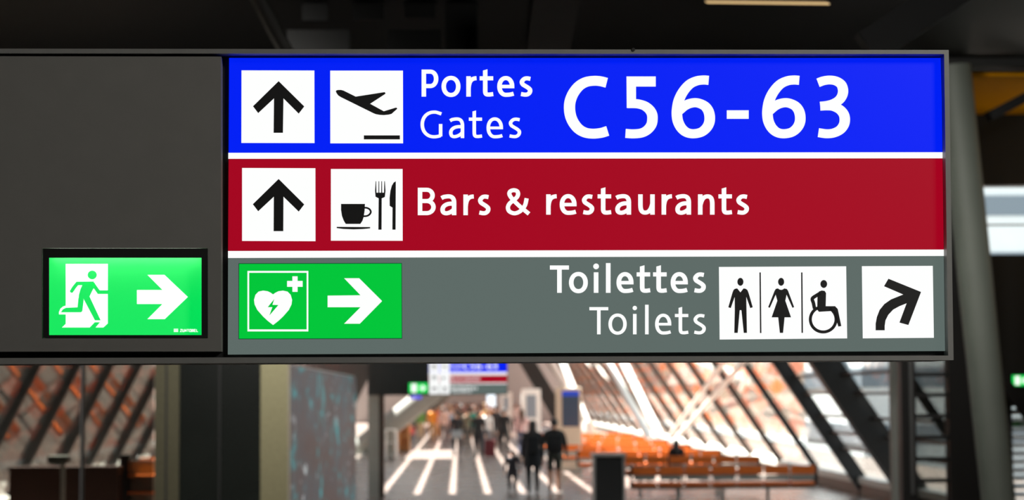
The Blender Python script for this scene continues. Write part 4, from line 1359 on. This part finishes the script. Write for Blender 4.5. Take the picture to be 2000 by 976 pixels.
def pp(px, py_foot):
    """A spot on the floor."""
    d = ray(px, py_foot)
    return EYE + d * (-EYE.z / d.z)
def back_pack(p, h, m, label, face=0.0, k=1.0):
    e = empty('backpack', p, label, 'backpack', rz=face)
    MB().box(-.1 * k * h, .1 * k * h, -.185 * h, -.085 * h, .55 * h, .79 * h, bev=.03 * h).build('bag', m, e, local=True)
    MB().box(-.07 * k * h, .07 * k * h, -.2 * h, -.18 * h, .57 * h, .68 * h, bev=.01 * h).build('pocket', m, e, local=True)
    for s in (-1, 1):
        MB().bar((s * .055 * h, -.09 * h, .78 * h), (s * .055 * h, -.02 * h, .838 * h), .02 * h, .012 * h, (1, 0, 0)).build('strap', m, e, local=True)

BK = cloth((28, 28, 30))
a = pp(1041, 964)
person(a.x, a.y, 1.66, 'stand', (24, 24, 26), (20, 20, 22), 'dark', 'woman with long dark hair in black coat and trousers, walking away beside child', long=True, coat=True)
back_pack(a, 1.66, BK, 'black backpack on the woman with long dark hair', k=.9)
a = pp(1083, 962)
person(a.x, a.y, 1.7, 'broad', (26, 27, 28), (62, 64, 56), 'dark', 'man in black jacket and dark green shorts, walking away', lower='skin')
back_pack(a, 1.7, cloth((34, 35, 36)), 'black backpack on the man in shorts', k=1.15)
a = pp(1001, 960)
person(a.x, a.y, 0.97, 'stand', (36, 36, 44), (26, 26, 30), 'dark', 'small child in dark blue jacket beside the woman in black', face=0, wide=1.3, coat=True)
# people farther down the walkway: pixel of the feet, height, body, top, trousers, hair
crowd = [
    ((892, 894), 1.68, 'walk', (40, 38, 38), (24, 24, 26), 'brown', 'person in black top with grey jumper round the waist', False, 0, None),
    ((935, 896), 1.72, 'step', (30, 28, 28), (26, 26, 28), 'brown', 'person all in black with a dark red suitcase', False, 0, None),
    ((985, 889), 1.75, 'stand', (24, 26, 26), (20, 22, 22), 'dark', 'tall person in black with arms low, before the white pylon', False, 0, None),
    ((1020, 893), 1.72, 'walk', (214, 176, 170), (70, 72, 90), 'brown', 'person in pale pink top partly behind the woman in black', True, 0, None),
    ((853, 857), 1.66, 'walk', (214, 36, 36), (200, 140, 70), 'brown', 'person in red top near the shop stands', True, PI, None),
    ((844, 862), 1.7, 'stand', (226, 140, 40), (170, 130, 84), 'dark', 'person in orange top beside the one in red', False, 0.3, None),
    ((803, 869), 0.95, 'stand', (222, 92, 84), (30, 36, 60), 'brown', 'child in coral top by the left shop stands', False, PI, None),
    ((922, 872), 1.74, 'step', (40, 130, 110), (60, 84, 82), 'dark', 'person in teal green top in mid crowd', False, 0, None),
    ((912, 878), 1.66, 'walk', (96, 88, 70), (70, 66, 60), 'dark', 'person in olive jacket left of the teal top', False, PI, None),
    ((950, 884), 1.7, 'stand', (232, 230, 226), (112, 114, 120), 'fair', 'person in white shirt pushing between the dark figures', False, 0, None),
    ((822, 858), 1.6, 'stand', (104, 150, 70), (196, 170, 130), 'dark', 'person in green top by the timber shop stand', True, PI, None),
    ((868, 852), 1.7, 'walk', (196, 204, 214), (130, 136, 150), 'grey', 'grey haired person in pale blue shirt', False, PI, None),
    ((880, 846), 1.68, 'step', (226, 196, 176), (180, 160, 150), 'fair', 'fair haired person in peach top', True, PI, None),
    ((900, 848), 1.78, 'stand', (66, 70, 84), (44, 46, 56), 'dark', 'tall person in slate blue coat far down the walkway', False, PI, None),
    ((962, 856), 1.7, 'walk', (224, 164, 120), (80, 76, 80), 'brown', 'person in apricot top near the slim pylon', False, PI, None),
    ((942, 850), 1.7, 'stand', (176, 196, 214), (72, 84, 110), 'dark', 'person in sky blue shirt behind the person all in black', False, PI, None),
    ((974, 850), 1.66, 'step', (150, 140, 136), (60, 58, 60), 'brown', 'person in taupe jacket beside the slim pylon', True, PI, None),
    ((858, 838), 1.7, 'walk', (240, 226, 220), (160, 150, 150), 'brown', 'person in cream top at the left of the far crowd', False, PI, None),
    ((888, 834), 1.74, 'stand', (52, 50, 56), (40, 40, 46), 'dark', 'person in charcoal at the centre of the far crowd', False, 0, None),
    ((910, 836), 1.68, 'walk', (190, 120, 120), (90, 80, 86), 'brown', 'person in rose top in the far crowd', True, PI, None),
    ((926, 834), 1.72, 'step', (236, 236, 234), (120, 124, 134), 'dark', 'person in bright white top in the far crowd', False, PI, None),
    ((948, 835), 1.7, 'stand', (216, 150, 110), (96, 90, 92), 'fair', 'person in tan top at the right of the far crowd', False, 0, None),
    ((1008, 846), 1.72, 'stand', (232, 214, 210), (110, 100, 104), 'brown', 'person in blush top between the two white pylons', False, PI, None),
    ((873, 829), 1.7, 'stand', (120, 126, 136), (70, 72, 80), 'dark', 'person in mid grey farthest down at the left', False, PI, None),
    ((938, 828), 1.7, 'walk', (90, 80, 82), (60, 58, 64), 'brown', 'person in dark plum farthest down at the right', True, 0, None),
    ((866, 868), 1.72, 'walk', (212, 168, 150), (120, 100, 92), 'brown', 'person in salmon top left of the grey jumper', False, 0, None),
    ((877, 866), 1.66, 'stand', (150, 158, 170), (84, 88, 100), 'dark', 'person in steel grey top left of the olive jacket', True, PI, None),
    ((902, 862), 1.76, 'step', (58, 46, 42), (50, 48, 52), 'dark', 'tall person in dark brown coat behind the olive jacket', False, 0, None),
    ((930, 861), 1.7, 'walk', (206, 212, 220), (96, 104, 120), 'brown', 'person in ice white shirt behind the teal top', False, PI, None),
    ((945, 864), 1.68, 'stand', (236, 170, 120), (130, 110, 100), 'brown', 'person in peach orange shirt right of the teal top', True, PI, None),
    ((969, 868), 1.74, 'walk', (48, 44, 46), (38, 38, 42), 'dark', 'person in black between the suitcase and the tall person', False, 0, None),
    ((857, 846), 1.66, 'step', (176, 150, 150), (110, 100, 104), 'fair', 'person in dusty pink top behind the red top', True, 0, None),
    ((893, 842), 1.72, 'stand', (120, 104, 96), (70, 64, 64), 'dark', 'person in brown grey top in the middle of the far crowd', False, PI, None),
    ((917, 843), 1.8, 'walk', (42, 42, 48), (36, 36, 40), 'dark', 'tall person in black far behind the teal top', False, 0, None),
    ((955, 843), 1.7, 'step', (220, 200, 190), (140, 128, 124), 'brown', 'person in pale beige top behind the apricot top', False, PI, None),
]
for (px, py), h, bd, top, bot_, hr, lab, lg, fc, lw in crowd:
    p = pp(px, py)
    person(p.x, p.y, h, bd, top, bot_, hr, lab, long=lg, face=fc, lower=lw)
p = pp(892, 894)
jm = MB().box(-.2, .2, -.15, .13, .7, .98, bev=.05).build('jumper', cloth((150, 156, 158)), [o for o in bpy.data.objects if o.get('label', '').startswith('person in black top with grey')][0], local=True)
jm['label'] = 'grey jumper tied round the waist'
p = pp(957, 895)
s = empty('suitcase', p, 'dark red upright suitcase beside the person all in black', 'suitcase')
MB().box(-.19, .19, -.12, .12, .06, .66, bev=.03).build('shell', cloth((92, 30, 36)), s, local=True)
MB().box(-.1, -.08, -.01, .01, .66, .98).box(.08, .1, -.01, .01, .66, .98).box(-.1, .1, -.012, .012, .97, 1.0).build('handle', STEEL_GREY, s, local=True)
for xx in (-.14, .14):
    for yy in (-.08, .08):
        MB().tube((xx - .012, yy, .03), (xx + .012, yy, .03), .03).build('wheel', STEEL_BLACK, s, local=True)
sx = at(1321, 870, 46.6)
person(sx.x, 46.6, 1.25, 'sit', (30, 28, 30), (40, 40, 46), 'dark', 'dark haired person sitting in the second orange seat row', long=True, group='travellers in the seats', z0=0.545 - 0.453 * 1.25)
